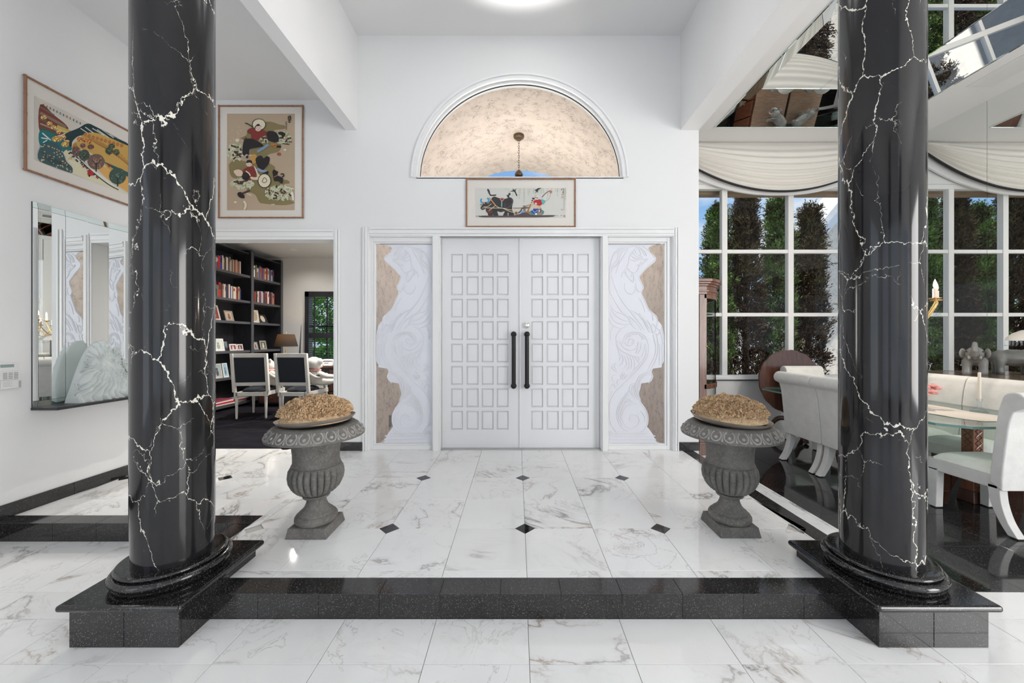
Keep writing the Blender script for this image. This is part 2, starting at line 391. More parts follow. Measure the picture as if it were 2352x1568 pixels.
def shade():
    a = NM('dark_lamp_shade'); d = a.n('ShaderNodeBsdfDiffuse'); d.inputs[0].default_value = (.045, .04, .038, 1); t = a.n('ShaderNodeBsdfTranslucent'); t.inputs[0].default_value = (.30, .24, .18, 1)
    x = a.n('ShaderNodeMixShader'); x.inputs[0].default_value = .35; a.l(d.outputs[0], x.inputs[1]); a.l(t.outputs[0], x.inputs[2]); a.l(x.outputs[0], a.o.inputs[0]); return a.m
M['shade'] = shade()
_fc = {}
def paint(c, rough=.75):
    k = (tuple(round(q, 3) for q in c), rough)
    if k not in _fc: _fc[k] = flat('paint', k[0], rough)
    return _fc[k]
def srgb(r, g, b):
    f = lambda c: (c / 255 / 12.92 if c / 255 <= .04045 else ((c / 255 + .055) / 1.055) ** 2.4)
    return (f(r), f(g), f(b))
# ------------------------------------------------------------------ the large structure
YD = 4.25            # inner face of the entrance wall
LW = -3.65           # left wall
RW = 5.98            # mirrored dining wall
YW = 5.77            # dining window wall
LO = -.127           # level of the lower floors
ZC, ZL, ZR = 4.762, 4.022, 4.313
XC = .035            # axis of entrance and arch
ARC_A, ARC_B, ARC_Z = 1.19, 1.135, 3.132

def wall(name, boxes, mat='wall'):
    m = MB()
    for b in boxes: m.box(*b)
    return struct(m.build(name, M[mat]))
# entrance wall: study doorway, entrance opening, arched window opening
m = MB(); y0, y1 = YD, YD + .15
m.box(LW - .15, -3.62, y0, y1, -.02, 4.82); m.box(-3.62, -2.1, y0, y1, 2.42, 4.82); m.box(-2.1, -1.72, y0, y1, -.02, 4.82)
m.box(1.81, 2.09, y0, y1, LO - .02, 4.82); m.box(-1.72, 1.81, y0, y1, 2.50, ARC_Z)
m.box(-1.72, XC - ARC_A, y0, y1, ARC_Z, 4.82); m.box(XC + ARC_A, 1.81, y0, y1, ARC_Z, 4.82)
NA = 48; arc = [(XC - ARC_A * math.cos(PI * i / NA), ARC_Z + ARC_B * math.sin(PI * i / NA)) for i in range(NA + 1)]
for i in range(NA):
    (a, b), (c, d) = arc[i], arc[i + 1]
    m.prism_y([(a, b), (c, d), (c, 4.82), (a, 4.82)], y0, y1)
struct(m.build('wall_front', M['wall']))
wall('wall_left', [(LW - .15, LW, -.3, YD, LO - .02, 4.1), (LW - .15, LW, -4.4, -3.1, LO - .02, 4.6), (LW - .15, LW, -3.1, -.3, 3.25, 4.6), (LW - .15, LW, -3.1, -.3, LO - .02, .25)])
wall('wall_back', [(LW - .15, -3.2, -4.55, -4.4, LO - .02, 4.9), (-1.0, -.2, -4.55, -4.4, LO - .02, 4.9), (2.0, 2.8, -4.55, -4.4, LO - .02, 4.9), (5.0, RW + .15, -4.55, -4.4, LO - .02, 4.9),
                   (-3.2, 5.0, -4.55, -4.4, 3.2, 4.9), (-3.2, 5.0, -4.55, -4.4, LO - .02, .3)])
wall('wall_right', [(RW + .012, RW + .16, -.6, YW, LO - .02, 4.9), (RW + .012, RW + .16, -4.4, -3.6, LO - .02, 4.9), (RW + .012, RW + .16, -3.6, -.6, 3.25, 4.9), (RW + .012, RW + .16, -3.6, -.6, LO - .02, .3)])
# partition between entrance and dining room, window wall of the dining room
wall('wall_partition', [(1.96, 2.09, YD + .15, YW, LO - .02, 4.6)])
wall('wall_window', [(1.96, RW + .15, YW, YW + .18, LO - .02, .675), (1.96, 2.2, YW, YW + .18, .675, 3.70), (5.88, RW + .15, YW, YW + .18, .675, 3.70), (1.96, RW + .15, YW, YW + .18, 3.70, 4.9)])
# study
wall('wall_study', [(-5.75, LW - .15, YD, YD + .15, -.02, 3.3), (-5.75, -5.6, YD, 8.38, -.02, 3.3), (-5.6, -4.69, 8.23, 8.38, -.02, 3.3), (-3.85, -1.9, 8.23, 8.38, -.02, 3.3),
                    (-4.69, -3.85, 8.23, 8.38, -.02, .84), (-4.69, -3.85, 8.23, 8.38, 2.34, 3.3), (-2.0, -1.86, YD + .15, 8.38, -.02, 3.3)], 'studywall')
# ceilings
struct(MB().box(-1.9, 1.95, -4.4, YD + .01, ZC, ZC + .25).build('ceiling', M['ceil']))
struct(MB().box(LW - .15, -1.95, -4.4, YD + .01, ZL, ZL + .25).build('ceiling', M['ceil']))
RX0, RX1, RY0, RY1 = 2.836, 5.19, 2.55, 5.286
m = MB(); m.box(2.07, RX0, -4.4, YW + .02, ZR, ZR + .2); m.box(RX1, RW + .15, -4.4, YW + .02, ZR, ZR + .2)
m.box(RX0, RX1, RY1, YW + .02, ZR, ZR + .2); m.box(RX0, RX1, -4.4, RY0, ZR, ZR + .2); m.box(2.0, RW + .15, -4.4, YW + .2, ZR + .42, ZR + .6)
dining_ceiling = struct(m.build('ceiling', M['ceil']))
struct(MB().box(-5.75, -1.86, YD + .12, 8.38, 3.09, 3.3).build('ceiling', M['studywall']))
# roof slab over everything keeps the sun outside
struct(MB().box(-5.9, 6.3, -4.6, YW + .25, 5.1, 5.25).build('roof', M['garden_wall']))
struct(MB().box(-5.9, -1.8, YD + .16, 8.6, 3.32, 3.45).build('roof', M['garden_wall']))
# beams carried by the columns
struct(MB().box(-1.965, -1.835, -4.4, YD + .01, 3.677, 5.0).build('trim_1', M['wall']))
struct(MB().box(1.88, 2.09, -4.4, YD + .01, 3.677, 5.0).build('trim_2', M['wall']))

# mirrored coffer in the dining ceiling: four sloping bevel mirrors and six flat panels
SL, SR = .27, .392; zt = ZR + SL
co = tag(empty('ceiling_mirror', ((RX0 + RX1) / 2, (RY0 + RY1) / 2, ZR), 0, 'coffered mirror set into the dining room ceiling', 'mirror'))
ox, oy = (RX0 + RX1) / 2, (RY0 + RY1) / 2
def quad_panel(name, pts, mat, parent, thick=.006, edge=None):
    a, b, c, d = [Vector(p) for p in pts]; n = (b - a).cross(d - a).normalized() * thick
    m = MB(); m.add([a, b, c, d, a + n, b + n, c + n, d + n], [(0, 1, 2, 3), (7, 6, 5, 4), (0, 4, 5, 1), (1, 5, 6, 2), (2, 6, 7, 3), (3, 7, 4, 0)])
    return m.build(name, mat, parent)
hx, hy = (RX1 - RX0) / 2, (RY1 - RY0) / 2; ix, iy = hx - SR, hy - SR
quad_panel('sloped_panel', [(-hx, hy, 0), (hx, hy, 0), (ix, iy, SL), (-ix, iy, SL)], M['mirror'], co)
quad_panel('sloped_panel', [(hx, hy, 0), (hx, -hy, 0), (ix, -iy, SL), (ix, iy, SL)], M['mirror'], co)
quad_panel('sloped_panel', [(hx, -hy, 0), (-hx, -hy, 0), (-ix, -iy, SL), (ix, -iy, SL)], M['mirror'], co)
quad_panel('sloped_panel', [(-hx, -hy, 0), (-hx, hy, 0), (-ix, iy, SL), (-ix, -iy, SL)], M['mirror'], co)
g = .002; xs = [-ix, 0, ix]; ys = [-iy, -iy / 3, iy / 3, iy]
for i in range(2):
    for j in range(3): MB().box(xs[i] + g, xs[i + 1] - g, ys[j] + g, ys[j + 1] - g, SL, SL + .006).build('flat_panel', M['mirror'], co)
e = .012
m = MB(); m.box(-hx - e, hx + e, hy, hy + e, -.012, .0); m.box(-hx - e, hx + e, -hy - e, -hy, -.012, 0); m.box(-hx - e, -hx, -hy, hy, -.012, 0); m.box(hx, hx + e, -hy, hy, -.012, 0)
m.build('edge_trim', M['mirror_edge'], co)
# mirrored dining wall
wm = empty('wall_mirror', (RW, 3.9, LO), 0, 'full height mirrored panels covering the dining room side wall', 'mirror')
sy = [2.05, 2.9, 3.8, 4.706, YW]
for i in range(4): MB().box(0, .010, sy[i] - 3.9 + .0015, sy[i + 1] - 3.9 - .0015, .0, ZR - LO - .001).build('mirror_panel', M['mirror'], wm)

# ------------------------------------------------------------------ floors: every tile is a part
def clip_rect(r, q):
    x0, x1, y0, y1 = max(r[0], q[0]), min(r[1], q[1]), max(r[2], q[2]), min(r[3], q[3])
    return (x0, x1, y0, y1) if x1 - x0 > .012 and y1 - y0 > .012 else None
TP = .4572; GX = .055; JT = .0011; TH = .01; DH = .066
_tile_cache = {}
def tile(parent, poly, z, mat, name='tile'):
    cx = sum(p[0] for p in poly) / len(poly); cy = sum(p[1] for p in poly) / len(poly)
    key = (tuple((round(p[0] - cx, 4), round(p[1] - cy, 4)) for p in poly), mat)
    if key not in _tile_cache:
        q = [(p[0] - cx, p[1] - cy) for p in poly]; n = len(q); m = MB(); ch = .0012
        top = [(a * (1 - ch / max(.01, math.hypot(a, b))), b * (1 - ch / max(.01, math.hypot(a, b)))) for a, b in q]
        vs = [(a, b, -TH) for a, b in q] + [(a, b, -ch) for a, b in q] + [(a, b, 0) for a, b in top]
        fs = [tuple(range(n - 1, -1, -1)), tuple(range(2 * n, 3 * n))]
        for k in range(2): fs += [(k * n + i, k * n + (i + 1) % n, (k + 1) * n + (i + 1) % n, (k + 1) * n + i) for i in range(n)]
        m.add(vs, fs); _tile_cache[key] = m.mesh(name, M[mat])
    return link(_tile_cache[key], name, parent, (cx, cy, z))
def lay(parent, regions, yo, z, mat, diamonds=None, xo=GX):
    done = []
    for reg in regions:
        i0, i1 = math.floor((reg[0] - xo) / TP), math.ceil((reg[1] - xo) / TP); j0, j1 = math.floor((reg[2] - yo) / TP), math.ceil((reg[3] - yo) / TP)
        for i in range(i0, i1):
            for j in range(j0, j1):
                c = (xo + i * TP, xo + (i + 1) * TP, yo + j * TP, yo + (j + 1) * TP); r = clip_rect(c, reg)
                if not r: continue
                x0, x1, y0, y1 = r[0] + JT, r[1] - JT, r[2] + JT, r[3] - JT
                poly = [(x0, y0), (x1, y0), (x1, y1), (x0, y1)]
                if diamonds:
                    ci, cj = i + (i & 1), j + ((j + 1) & 1)          # the one grid corner of this cell that carries an inset
                    gx, gy = xo + ci * TP, yo + cj * TP; out = []
                    for (px, py) in poly:
                        if abs(px - gx) < .004 and abs(py - gy) < .004:
                            sx, sy_ = (1 if px > gx else -1), (1 if py > gy else -1); k = DH + .0015
                            a, b = (gx + sx * k, py), (px, gy + sy_ * k)
                            idx = poly.index((px, py))
                            out += ([b, a] if idx in (0, 2) else [a, b])
                        else: out.append((px, py))
                    poly = out
                tile(parent, poly, z, mat)
# foyer platform
XL, XR = -1.95, 2.025          # platform edges
SI = .126                      # width of the black border
fl = MB(); fl.box(XL + .012, XR - .012, 1.867, YD + .15, LO - .02, -TH - .001); fl.box(LW, XL + .02, 2.582, YD + .15, LO - .02, -TH - .001)
floor = tag(struct(fl.build('floor', M['grout'])), 'raised foyer floor of white veined marble tiles')
Y0 = 2.04
regA = (-1.837, 1.899, 1.981, 4.35); regB = (LW, -1.837, 2.683, 4.325)
lay(floor, [(-1.837, 1.899, 1.981, Y0 + 2 * TP), (LW, -1.837, 2.683, Y0 + 2 * TP), (LW, 1.899, Y0 + 2 * TP, 4.35)], Y0, 0, 'marble', True)
for i in range(-9, 6):
    for j in range(0, 6):
        if i & 1 or not (j & 1): continue
        gx, gy = GX + i * TP, Y0 + j * TP
        if (regA[0] + .1 < gx < regA[1] - .05 and 2.0 < gy < 4.2) or (LW + .02 < gx < regA[0] and 2.75 < gy < 4.2):
            tile(floor, [(gx - DH, gy), (gx, gy - DH), (gx + DH, gy), (gx, gy + DH)], 0, 'granite', 'diamond_inset')
# black nosing and riser tiles of the steps
def bar_tiles(parent, p0, p1, w, pitch, off, z, mat, name, axis, riser=None):
    t = p0 + off - pitch
    while t < p1:
        a, b = max(t, p0) + .001, min(t + pitch, p1) - .001; t += pitch
        if b - a < .02: continue
        q = (a, b, w[0], w[1]) if axis == 'x' else (w[0], w[1], a, b)
        tile(parent, [(q[0], q[2]), (q[1], q[2]), (q[1], q[3]), (q[0], q[3])], z, mat, name)
        if riser:
            m = MB()
            if axis == 'x': m.box(a, b, riser[0], riser[0] + .012, LO, -TH - .002)
            else: m.box(riser[0] - .006, riser[0] + .006, a, b, LO, -TH - .002)
            m.build('riser_tile', M[mat], parent)
bar_tiles(floor, -1.545, 1.672, (1.853, 1.979), .3045, .245, 0, 'granite_step', 'border_tile', 'x', (1.8565,))
bar_tiles(floor, LW, XL + .113, (2.566, 2.681), .3045, .12, 0, 'granite_step', 'border_tile', 'x', (2.570,))
bar_tiles(floor, 2.15, 2.564, (XL, XL + .112), .3045, .1, 0, 'granite_step', 'border_tile', 'y', (XL + .008,))
bar_tiles(floor, 2.15, 4.28, (1.901, XR), .3045, .2, 0, 'granite_step', 'border_tile', 'y', (XR - .008,))
# lower floor of white marble and the black dining floor
lowm = MB(); lowm.box(LW, RW, -4.4, 2.6, LO - .05, LO - TH - .001); lowm.box(1.95, RW, 2.6, YW, LO - .05, LO - TH - .001)
lower = tag(struct(lowm.build('floor', M['grout'])), 'lower floor of white veined marble tiles in front of the step')
BX0, BX1, BY0, BY1 = 2.374, 5.62, 2.053, 5.33
lay(lower, [(LW, RW, .8, 1.855), (LW, XL, 1.855, 2.568), (XR, RW, 1.855, 2.053), (XR, BX0, 2.053, YW), (BX0, RW, BY1, YW), (BX1, RW, 2.053, BY1)], 1.596, LO, 'marble')
MB().box(LW, RW, -4.4, .798, LO - TH, LO).build('slab', M['marble'], lower)
dining = tag(struct(MB().box(BX0, BX1, BY0, BY1, LO - TH - .03, LO - TH - .0005).build('floor', M['grout'])), 'dining room floor of polished black granite tiles')
lay(dining, [(BX0, BX1, BY0, BY1)], BY0, LO, 'granite', None, BX0)
struct(MB().box(-5.6, -1.9, 4.325, 8.3, -.03, .004).build('floor', M['carpet']))
# baseboards of black tile
bb = MB()
b1 = struct(MB().box(-2.03, -1.765, YD - .012, YD, 0, .098).build('baseboard_front', M['granite_step'], bevel=.002))
b2 = struct(MB().box(1.852, 2.10, YD - .012, YD, 0, .098).build('baseboard_front', M['granite_step'], bevel=.002))
b3 = empty('baseboard_left', (LW, 2.57, 0)); struct(b3)
t = 2.585
while t < YD:
    e_ = min(t + .457, YD - .002); MB().box(0, .012, t - 2.57 + .001, e_ - 2.57 - .001, 0, .10).build('baseboard_tile', M['granite_step'], b3, bevel=.0015); t += .457
b4 = empty('baseboard_left', (LW, 0, LO)); struct(b4)
MB().box(0, .012, -.2, 2.568, 0, .10).build('baseboard_tile', M['granite_step'], b4)

# ------------------------------------------------------------------ entrance: casing, doors, sidelights, arched window
def casing(name, path, w, proud=.03, y=YD, closed=False):
    """moulded architrave: three stepped bands along straight segments (x0,x1,z0,z1 outer boxes given as (axis, a0, a1, b_outer, b_inner))"""
    m = MB()
    for ax, a0, a1, bo, bi in path:
        s = 1 if bi > bo else -1; L = abs(bi - bo)
        for f0, f1, p in ((0, .22, proud), (.22, .34, proud * .55), (.34, .72, proud * .8), (.72, 1.0, proud * .45)):
            c0, c1 = bo + s * L * f0, bo + s * L * f1; lo_, hi_ = min(c0, c1), max(c0, c1)
            if ax == 'v': m.box(lo_, hi_, y - p, y, a0, a1)
            else: m.box(a0, a1, y - p, y, lo_, hi_)
    return m.build(name, M['trim'], bevel=.003)
struct(casing('trim_3', [('v', 0, 2.556, -1.762, -1.69), ('v', 0, 2.556, 1.852, 1.795), ('h', -1.69, 1.795, 2.556, 2.462)], 0))
struct(casing('trim_4', [('v', 0, 2.535, -2.025, -2.1), ('h', -3.62, -2.1, 2.535, 2.42)], 0))
# jambs between doors and sidelights, head, threshold
m = MB()
for x0, x1 in ((-.972, -.878), (.968, 1.046)):
    m.box(x0, x1, YD - .005, YD + .14, 0, 2.462); m.box(x0 + .012, x1 - .012, YD - .028, YD - .005, 0, 2.462)
m.box(-1.725, 1.815, YD - .002, YD + .15, 2.455, 2.51); m.box(-.972, 1.046, YD - .02, YD + .03, 2.455, 2.475)
m.box(-1.722, -1.685, YD, YD + .14, 0, 2.46); m.box(1.785, 1.812, YD, YD + .14, 0, 2.46)
struct(m.build('trim_5', M['trim'], bevel=.003))
struct(MB().box(-.878, .968, YD + .02, YD + .14, .0, .012).build('trim_6', M['grey_plastic']))
DY = YD + .075       # door face
def door(name, x0, x1, cols, handle_x, knob=False):
    d = empty(name, ((x0 + x1) / 2, DY, .012)); struct(d); ox = (x0 + x1) / 2; hw = (x1 - x0) / 2 - .002
    zs = [(.222 - .012 + k * .2618, .441 - .012 + k * .2618) for k in range(8)]; zt = 2.452 - .012
    m = MB(); m.box(-hw, hw, .018, .05, 0, zt)                       # core, then stiles and rails in front of it
    xe = [-hw] + [c - ox for p in cols for c in p] + [hw]
    for k in range(0, len(xe), 2): m.box(xe[k], xe[k + 1], 0, .018, 0, zt)
    ze = [0] + [z for p in zs for z in p] + [zt]
    for k in range(0, len(ze), 2):
        for c0, c1 in cols: m.box(c0 - ox, c1 - ox, 0, .018, ze[k], ze[k + 1])
    m.build('door_leaf', M['doorpaint'], d)
    cw, chh = cols[0][1] - cols[0][0], zs[0][1] - zs[0][0]
    p = MB(); b = .018
    a0 = (-cw / 2, cw / 2, -chh / 2, chh / 2); a1 = (-cw / 2 + b, cw / 2 - b, -chh / 2 + b, chh / 2 - b)
    p.frustum(a0, (-cw / 2 + .006, cw / 2 - .006, -chh / 2 + .006, chh / 2 - .006), 0, .003); p.frustum((-cw / 2 + .006, cw / 2 - .006, -chh / 2 + .006, chh / 2 - .006), a1, .003, .014)
    p.xf(Matrix.Rotation(R(90), 4, 'X')); me = p.mesh('panel', M['doorpaint'])
    for c0, c1 in cols:
        for z0, z1 in zs: link(me, 'panel', d, ((c0 + c1) / 2 - ox, .018, (z0 + z1) / 2))
    # pull handle
    hx = handle_x - ox; zb, ztp = .74 - .012, 1.335 - .012
    m = MB(); m.tube([(hx, -.06, zb), (hx, -.06, ztp)], .024, 16)
    for z in (zb, ztp): m.tube([(hx, .0, z), (hx, -.06, z)], .018, 12); m.sphere((hx, -.06, z), .034, 16, 10); m.lathe([(.036, 0), (.036, .008), (.02, .012)], 16, (0, 0, 0)) if False else None
    m.build('pull_handle', M['blackmetal'], d, True)
    if knob:
        m = MB(); m.lathe([(.0, .045), (.018, .045), (.032, .036), (.036, .022), (.030, .010), (.036, .006), (.036, 0)], 24); m.xf(Matrix.Translation((hx, 0, 1.43)) @ Matrix.Rotation(R(90), 4, 'X'))
        m.build('knob', M['chrome'], d, True)
    return d
k = 4.325 / F
colsL = [((a - VX) * k, (b - VX) * k) for a, b in ((1036, 1063), (1071, 1099), (1106, 1133.5), (1141, 1168))]
colsR = [((a - VX) * k, (b - VX) * k) for a, b in ((1220, 1247), (1255, 1283), (1290, 1317.5), (1325, 1352))]
door('door_1', -.876, .042, colsL, -.036)
d2 = door('door_2', .042, .966, colsR, .117, True)
MB().box(-.475, -.449, -.016, 0, 0, 2.44).build('astragal', M['doorpaint'], d2, bevel=.004)

# carved glass: outlines drawn in the plane of the pane (metres from the outer lower corner, right-hand pane; the left one is its mirror image)
def z1p(p): return (1390 + p[0] / 6.27, 540 + p[1] / 6.27)
def z2p(p): return (1390 + p[0] / 6.03, 780 + p[1] / 6.03)
GY = YD + .06
def gp(p): q = at(p[0], p[1], GY); return (q.x, q.z)
edge = [z1p(p) for p in [(855, 60), (740, 130), (655, 160), (615, 185), (635, 245), (725, 345), (720, 365), (600, 470), (490, 590), (500, 650), (545, 745), (530, 800), (525, 850), (560, 920), (600, 1010), (620, 1060), (690, 1130), (740, 1180), (760, 1230), (810, 1290), (830, 1360), (852, 1470), (856, 1560)]] + \
       [z2p(p) for p in [(822, 120), (815, 300), (785, 330), (780, 390), (720, 390), (705, 320), (640, 440), (665, 500), (650, 560), (600, 600), (625, 560), (600, 510), (560, 545), (500, 600), (490, 660), (465, 740), (480, 820), (500, 870), (560, 950), (590, 1040), (595, 1130), (570, 1190), (610, 1240), (660, 1310), (710, 1420), (740, 1440), (815, 1440), (820, 1465)]]
L1 = [[(430, 150), (330, 180), (200, 200), (110, 320), (70, 480), (60, 650), (62, 800), (100, 870)], [(330, 190), (230, 260), (190, 400), (110, 480), (85, 560)], [(250, 210), (190, 250), (180, 350), (120, 420), (80, 520)], [(300, 180), (150, 240), (100, 330)],
      [(440, 150), (500, 230), (520, 300), (560, 350)], [(470, 160), (540, 230), (570, 300)], [(500, 170), (560, 220), (600, 300)], [(540, 160), (620, 210), (635, 245)], [(430, 210), (450, 260), (510, 300)], [(400, 240), (430, 290), (500, 320)], [(370, 290), (420, 330), (480, 330)],
      [(330, 200), (270, 300), (200, 430), (150, 560)], [(430, 200), (360, 290), (345, 340), (320, 460), (250, 540), (235, 610)], [(560, 350), (610, 350), (500, 440), (490, 480)], [(635, 245), (725, 345), (600, 470), (490, 590)],
      [(350, 340), (420, 370), (500, 340), (560, 360)], [(520, 380), (490, 440), (480, 480), (455, 520), (430, 545)], [(320, 460), (350, 510), (430, 550)], [(450, 430), (490, 430)], [(270, 530), (330, 610), (400, 670), (415, 620), (395, 550), (370, 600)], [(280, 490), (310, 560), (330, 600)],
      [(280, 690), (290, 780), (330, 835), (390, 840), (430, 790), (425, 730)], [(445, 690), (455, 770), (490, 810), (525, 800)], [(490, 590), (500, 650), (545, 745), (525, 800), (525, 850)],
      [(480, 900), (540, 990), (575, 1110)], [(670, 1130), (690, 1200), (680, 1230)], [(525, 850), (560, 920), (620, 1060), (690, 1130), (740, 1180), (750, 1240), (740, 1300)],
      [(95, 580), (150, 760), (230, 930), (330, 1060), (420, 1170), (500, 1270), (560, 1360)], [(100, 880), (180, 1020), (260, 1120), (380, 1190), (480, 1300), (520, 1370)], [(80, 1010), (140, 1090), (250, 1130), (340, 1200), (380, 1290), (450, 1350)], [(80, 1060), (150, 1150), (240, 1210), (340, 1240)],
      [(70, 1100), (110, 1200), (200, 1270), (370, 1280)], [(330, 1060), (450, 1120), (560, 1240), (620, 1380)], [(490, 1120), (540, 1200), (600, 1330), (640, 1400)], [(540, 1170), (600, 1280), (640, 1350)], [(600, 1220), (650, 1290), (690, 1400)],
      [(660, 1310), (690, 1280), (730, 1330), (720, 1390), (680, 1400), (660, 1310)], [(760, 1250), (745, 1330), (790, 1380), (760, 1430), (720, 1420)], [(690, 1430), (720, 1568)], [(740, 1430), (765, 1568)], [(790, 1350), (820, 1500), (830, 1568)], [(810, 1300), (845, 1500)],
      [(250, 1568), (270, 1480), (330, 1410), (430, 1390), (540, 1420), (600, 1500), (612, 1568)], [(275, 1568), (300, 1490), (350, 1430), (430, 1410), (520, 1440), (570, 1500)], [(310, 1310), (220, 1360), (170, 1430), (160, 1500), (210, 1560)], [(50, 1200), (110, 1290), (220, 1340)], [(130, 1310), (80, 1400), (90, 1500)],
      [(330, 1568), (345, 1510), (390, 1490), (430, 1510)], [(370, 1568), (400, 1530), (430, 1540)]]
for k_ in range(9):
    a_ = R(200 + k_ * 17); L1.append([(430 + 130 * math.cos(a_), 1530 + 130 * math.sin(a_)), (430 + 100 * math.cos(a_ + .12), 1530 + 100 * math.sin(a_ + .12))])
L2 = [[(690, 0), (700, 120), (680, 240), (580, 430)], [(725, 0), (735, 130), (700, 280), (610, 450)], [(580, 0), (600, 100), (580, 240), (480, 380), (330, 540), (160, 700), (70, 860), (60, 1000), (70, 1120), (120, 1240), (170, 1300)], [(560, 60), (570, 150), (540, 260), (450, 370), (340, 490)],
      [(330, 700), (230, 830), (170, 960), (165, 1080), (220, 1200), (320, 1260)], [(350, 690), (250, 830), (190, 960), (190, 1080), (240, 1180)], [(480, 870), (560, 970), (590, 1080), (570, 1200), (480, 1290), (350, 1330)], [(490, 980), (545, 1060), (550, 1140)],
      [(590, 440), (480, 500), (430, 600), (430, 720), (480, 860)], [(600, 455), (510, 510), (460, 600), (450, 720), (490, 840)], [(640, 470), (560, 490), (490, 560), (470, 640)], [(640, 470), (655, 520), (600, 600)], [(400, 600), (345, 640), (345, 720), (400, 800)], [(400, 620), (370, 680), (385, 760), (420, 810)],
      [(440, 560), (410, 640), (410, 740), (450, 830)], [(500, 600), (460, 680), (440, 760)], [(440, 890), (340, 870), (250, 930), (210, 1040), (230, 1120)], [(400, 900), (320, 910), (260, 970), (225, 1070)], [(390, 850), (300, 850), (220, 930), (195, 1010)], [(330, 760), (260, 840), (210, 940)], [(370, 840), (300, 800), (270, 790)],
      [(150, 0), (170, 80), (230, 150), (330, 200), (400, 230), (470, 330)], [(150, 60), (190, 160), (210, 230), (200, 290)], [(260, 210), (290, 280), (290, 360), (230, 410)], [(300, 210), (330, 290), (330, 370), (290, 420)], [(340, 220), (370, 300), (360, 400)], [(370, 220), (410, 310), (400, 400), (380, 460)], [(210, 180), (250, 250), (240, 320), (190, 370)],
      [(120, 330), (95, 380), (130, 420), (170, 440)], [(150, 320), (130, 370), (160, 410)], [(150, 480), (100, 510), (110, 560), (150, 560)], [(230, 540), (170, 570), (180, 630)], [(80, 660), (110, 610), (150, 680)], [(80, 770), (100, 710)], [(200, 0), (240, 90), (330, 140), (420, 120), (470, 40)], [(260, 0), (290, 60), (340, 80), (390, 50), (400, 0)],
      [(440, 200), (490, 130), (500, 40)], [(420, 190), (450, 120), (450, 30)], [(500, 240), (540, 150), (545, 60)], [(410, 230), (470, 240), (460, 300)], [(760, 60), (750, 360)], [(790, 60), (790, 330)], [(50, 1170), (120, 1220), (165, 1300), (100, 1270), (55, 1270)], [(55, 1320), (690, 1330)], [(55, 1370), (700, 1375)], [(55, 1420), (720, 1425)], [(55, 1290), (560, 1285)]]
for cx_, cy_ in ((255, 470), (285, 500), (260, 525), (230, 500)): L2.append([(cx_ + 20 * math.cos(t_), cy_ + 20 * math.sin(t_)) for t_ in np.linspace(0, 2 * PI, 8)])
L2.append([(380 + (8 + 15.5 * t_) * math.cos(t_ + 1), 1100 + (8 + 15.5 * t_) * math.sin(t_ + 1) * 1.0) for t_ in np.linspace(0, 8.6, 22)])
TOPL = [[(45, 75), (830, 78)], [(45, 95), (790, 98)], [(45, 115), (760, 118)], [(45, 135), (720, 138)]]
def sidelight(name, mir, wl, label):
    X0, X1 = 1.046, 1.790
    fx = (lambda x: 2 * .0385 - x) if mir else (lambda x: x)
    def bx(m, a, b, *r):
        p, q = fx(a), fx(b); m.box(min(p, q), max(p, q), *r)
    w = empty(name); struct(w); w['label'] = wl
    m = MB(); fw = .05
    bx(m, X1 - fw, X1, GY - .03, GY + .03, .0, 2.455); bx(m, X0, X0 + .012, GY - .03, GY + .03, 0, 2.455); bx(m, X0 + .012, X1 - fw, GY - .03, GY + .03, 0, .05); bx(m, X0 + .012, X1 - fw, GY - .03, GY + .03, 2.405, 2.455)
    bx(m, X1 - fw - .022, X1 - fw, GY - .018, GY + .018, .05, 2.405); bx(m, X0 + .012, X1 - fw - .022, GY - .018, GY + .018, .05, .066); bx(m, X0 + .012, X1 - fw - .022, GY - .018, GY + .018, 2.386, 2.405)
    m.build('window_frame', M['trim'], w, bevel=.004)
    m = MB(); bx(m, X0 + .01, X1 - fw - .01, GY + .010, GY + .016, .055, 2.40); m.build('pane', M['glass'], w)
    E = [gp(p) for p in edge]; E = [(min(a, X1 - .075), min(max(b, .062), 2.388)) for a, b in E]
    xa = X0 + .011
    # frosted field: strips from the inner edge to the outline, resampled by height
    zz = np.linspace(.060, 2.390, 150); m = MB(); rows = []
    for z in zz:
        xs_ = []
        for (a, b), (c, d) in zip(E[:-1], E[1:]):
            if (b - z) * (d - z) <= 0 and abs(b - d) > 1e-6: xs_.append(a + (c - a) * (z - b) / (d - b))
        rows.append(max(xs_) if xs_ else (X1 - .075))
    vs = []
    for yy in (GY - .004, GY + .006):
        for z, x in zip(zz, rows):
            x = max(x, xa + .05)
            for t_ in np.linspace(0, 1, 5): vs.append((fx(xa + (x - xa) * t_), yy, z))
    n = len(zz); fs = []
    for s_ in range(2):
        for i in range(n - 1):
            for j in range(4): fs.append((s_ * n * 5 + i * 5 + j, s_ * n * 5 + i * 5 + j + 1, s_ * n * 5 + (i + 1) * 5 + j + 1, s_ * n * 5 + (i + 1) * 5 + j))
    for i in range(n - 1):
        for j in (0, 4): fs.append((i * 5 + j, (i + 1) * 5 + j, n * 5 + (i + 1) * 5 + j, n * 5 + i * 5 + j))
    m.add(vs, fs); m.build('frosted_glass', M['frost'], w)
    m = MB()
    for src, conv in ((L1, z1p), (L2, z2p), (TOPL, z1p)):
        for ln in src:
            P = [gp(conv(p)) for p in smooth_path(ln, 5)]; P = [(min(max(a, xa), X1 - .078), min(max(b, .065), 2.385)) for a, b in P]; nP = len(P)
            rr = [.0078 * (.45 + .55 * math.sin(PI * (i + .5) / nP)) for i in range(nP)]
            m.tube([(fx(a), GY - .005, b) for a, b in P], rr, 6)
    m.build('carved_relief', M['frost_line'], w, True)
sidelight('window_1', True, 'left sidelight of carved frosted glass beside the front doors', 0)
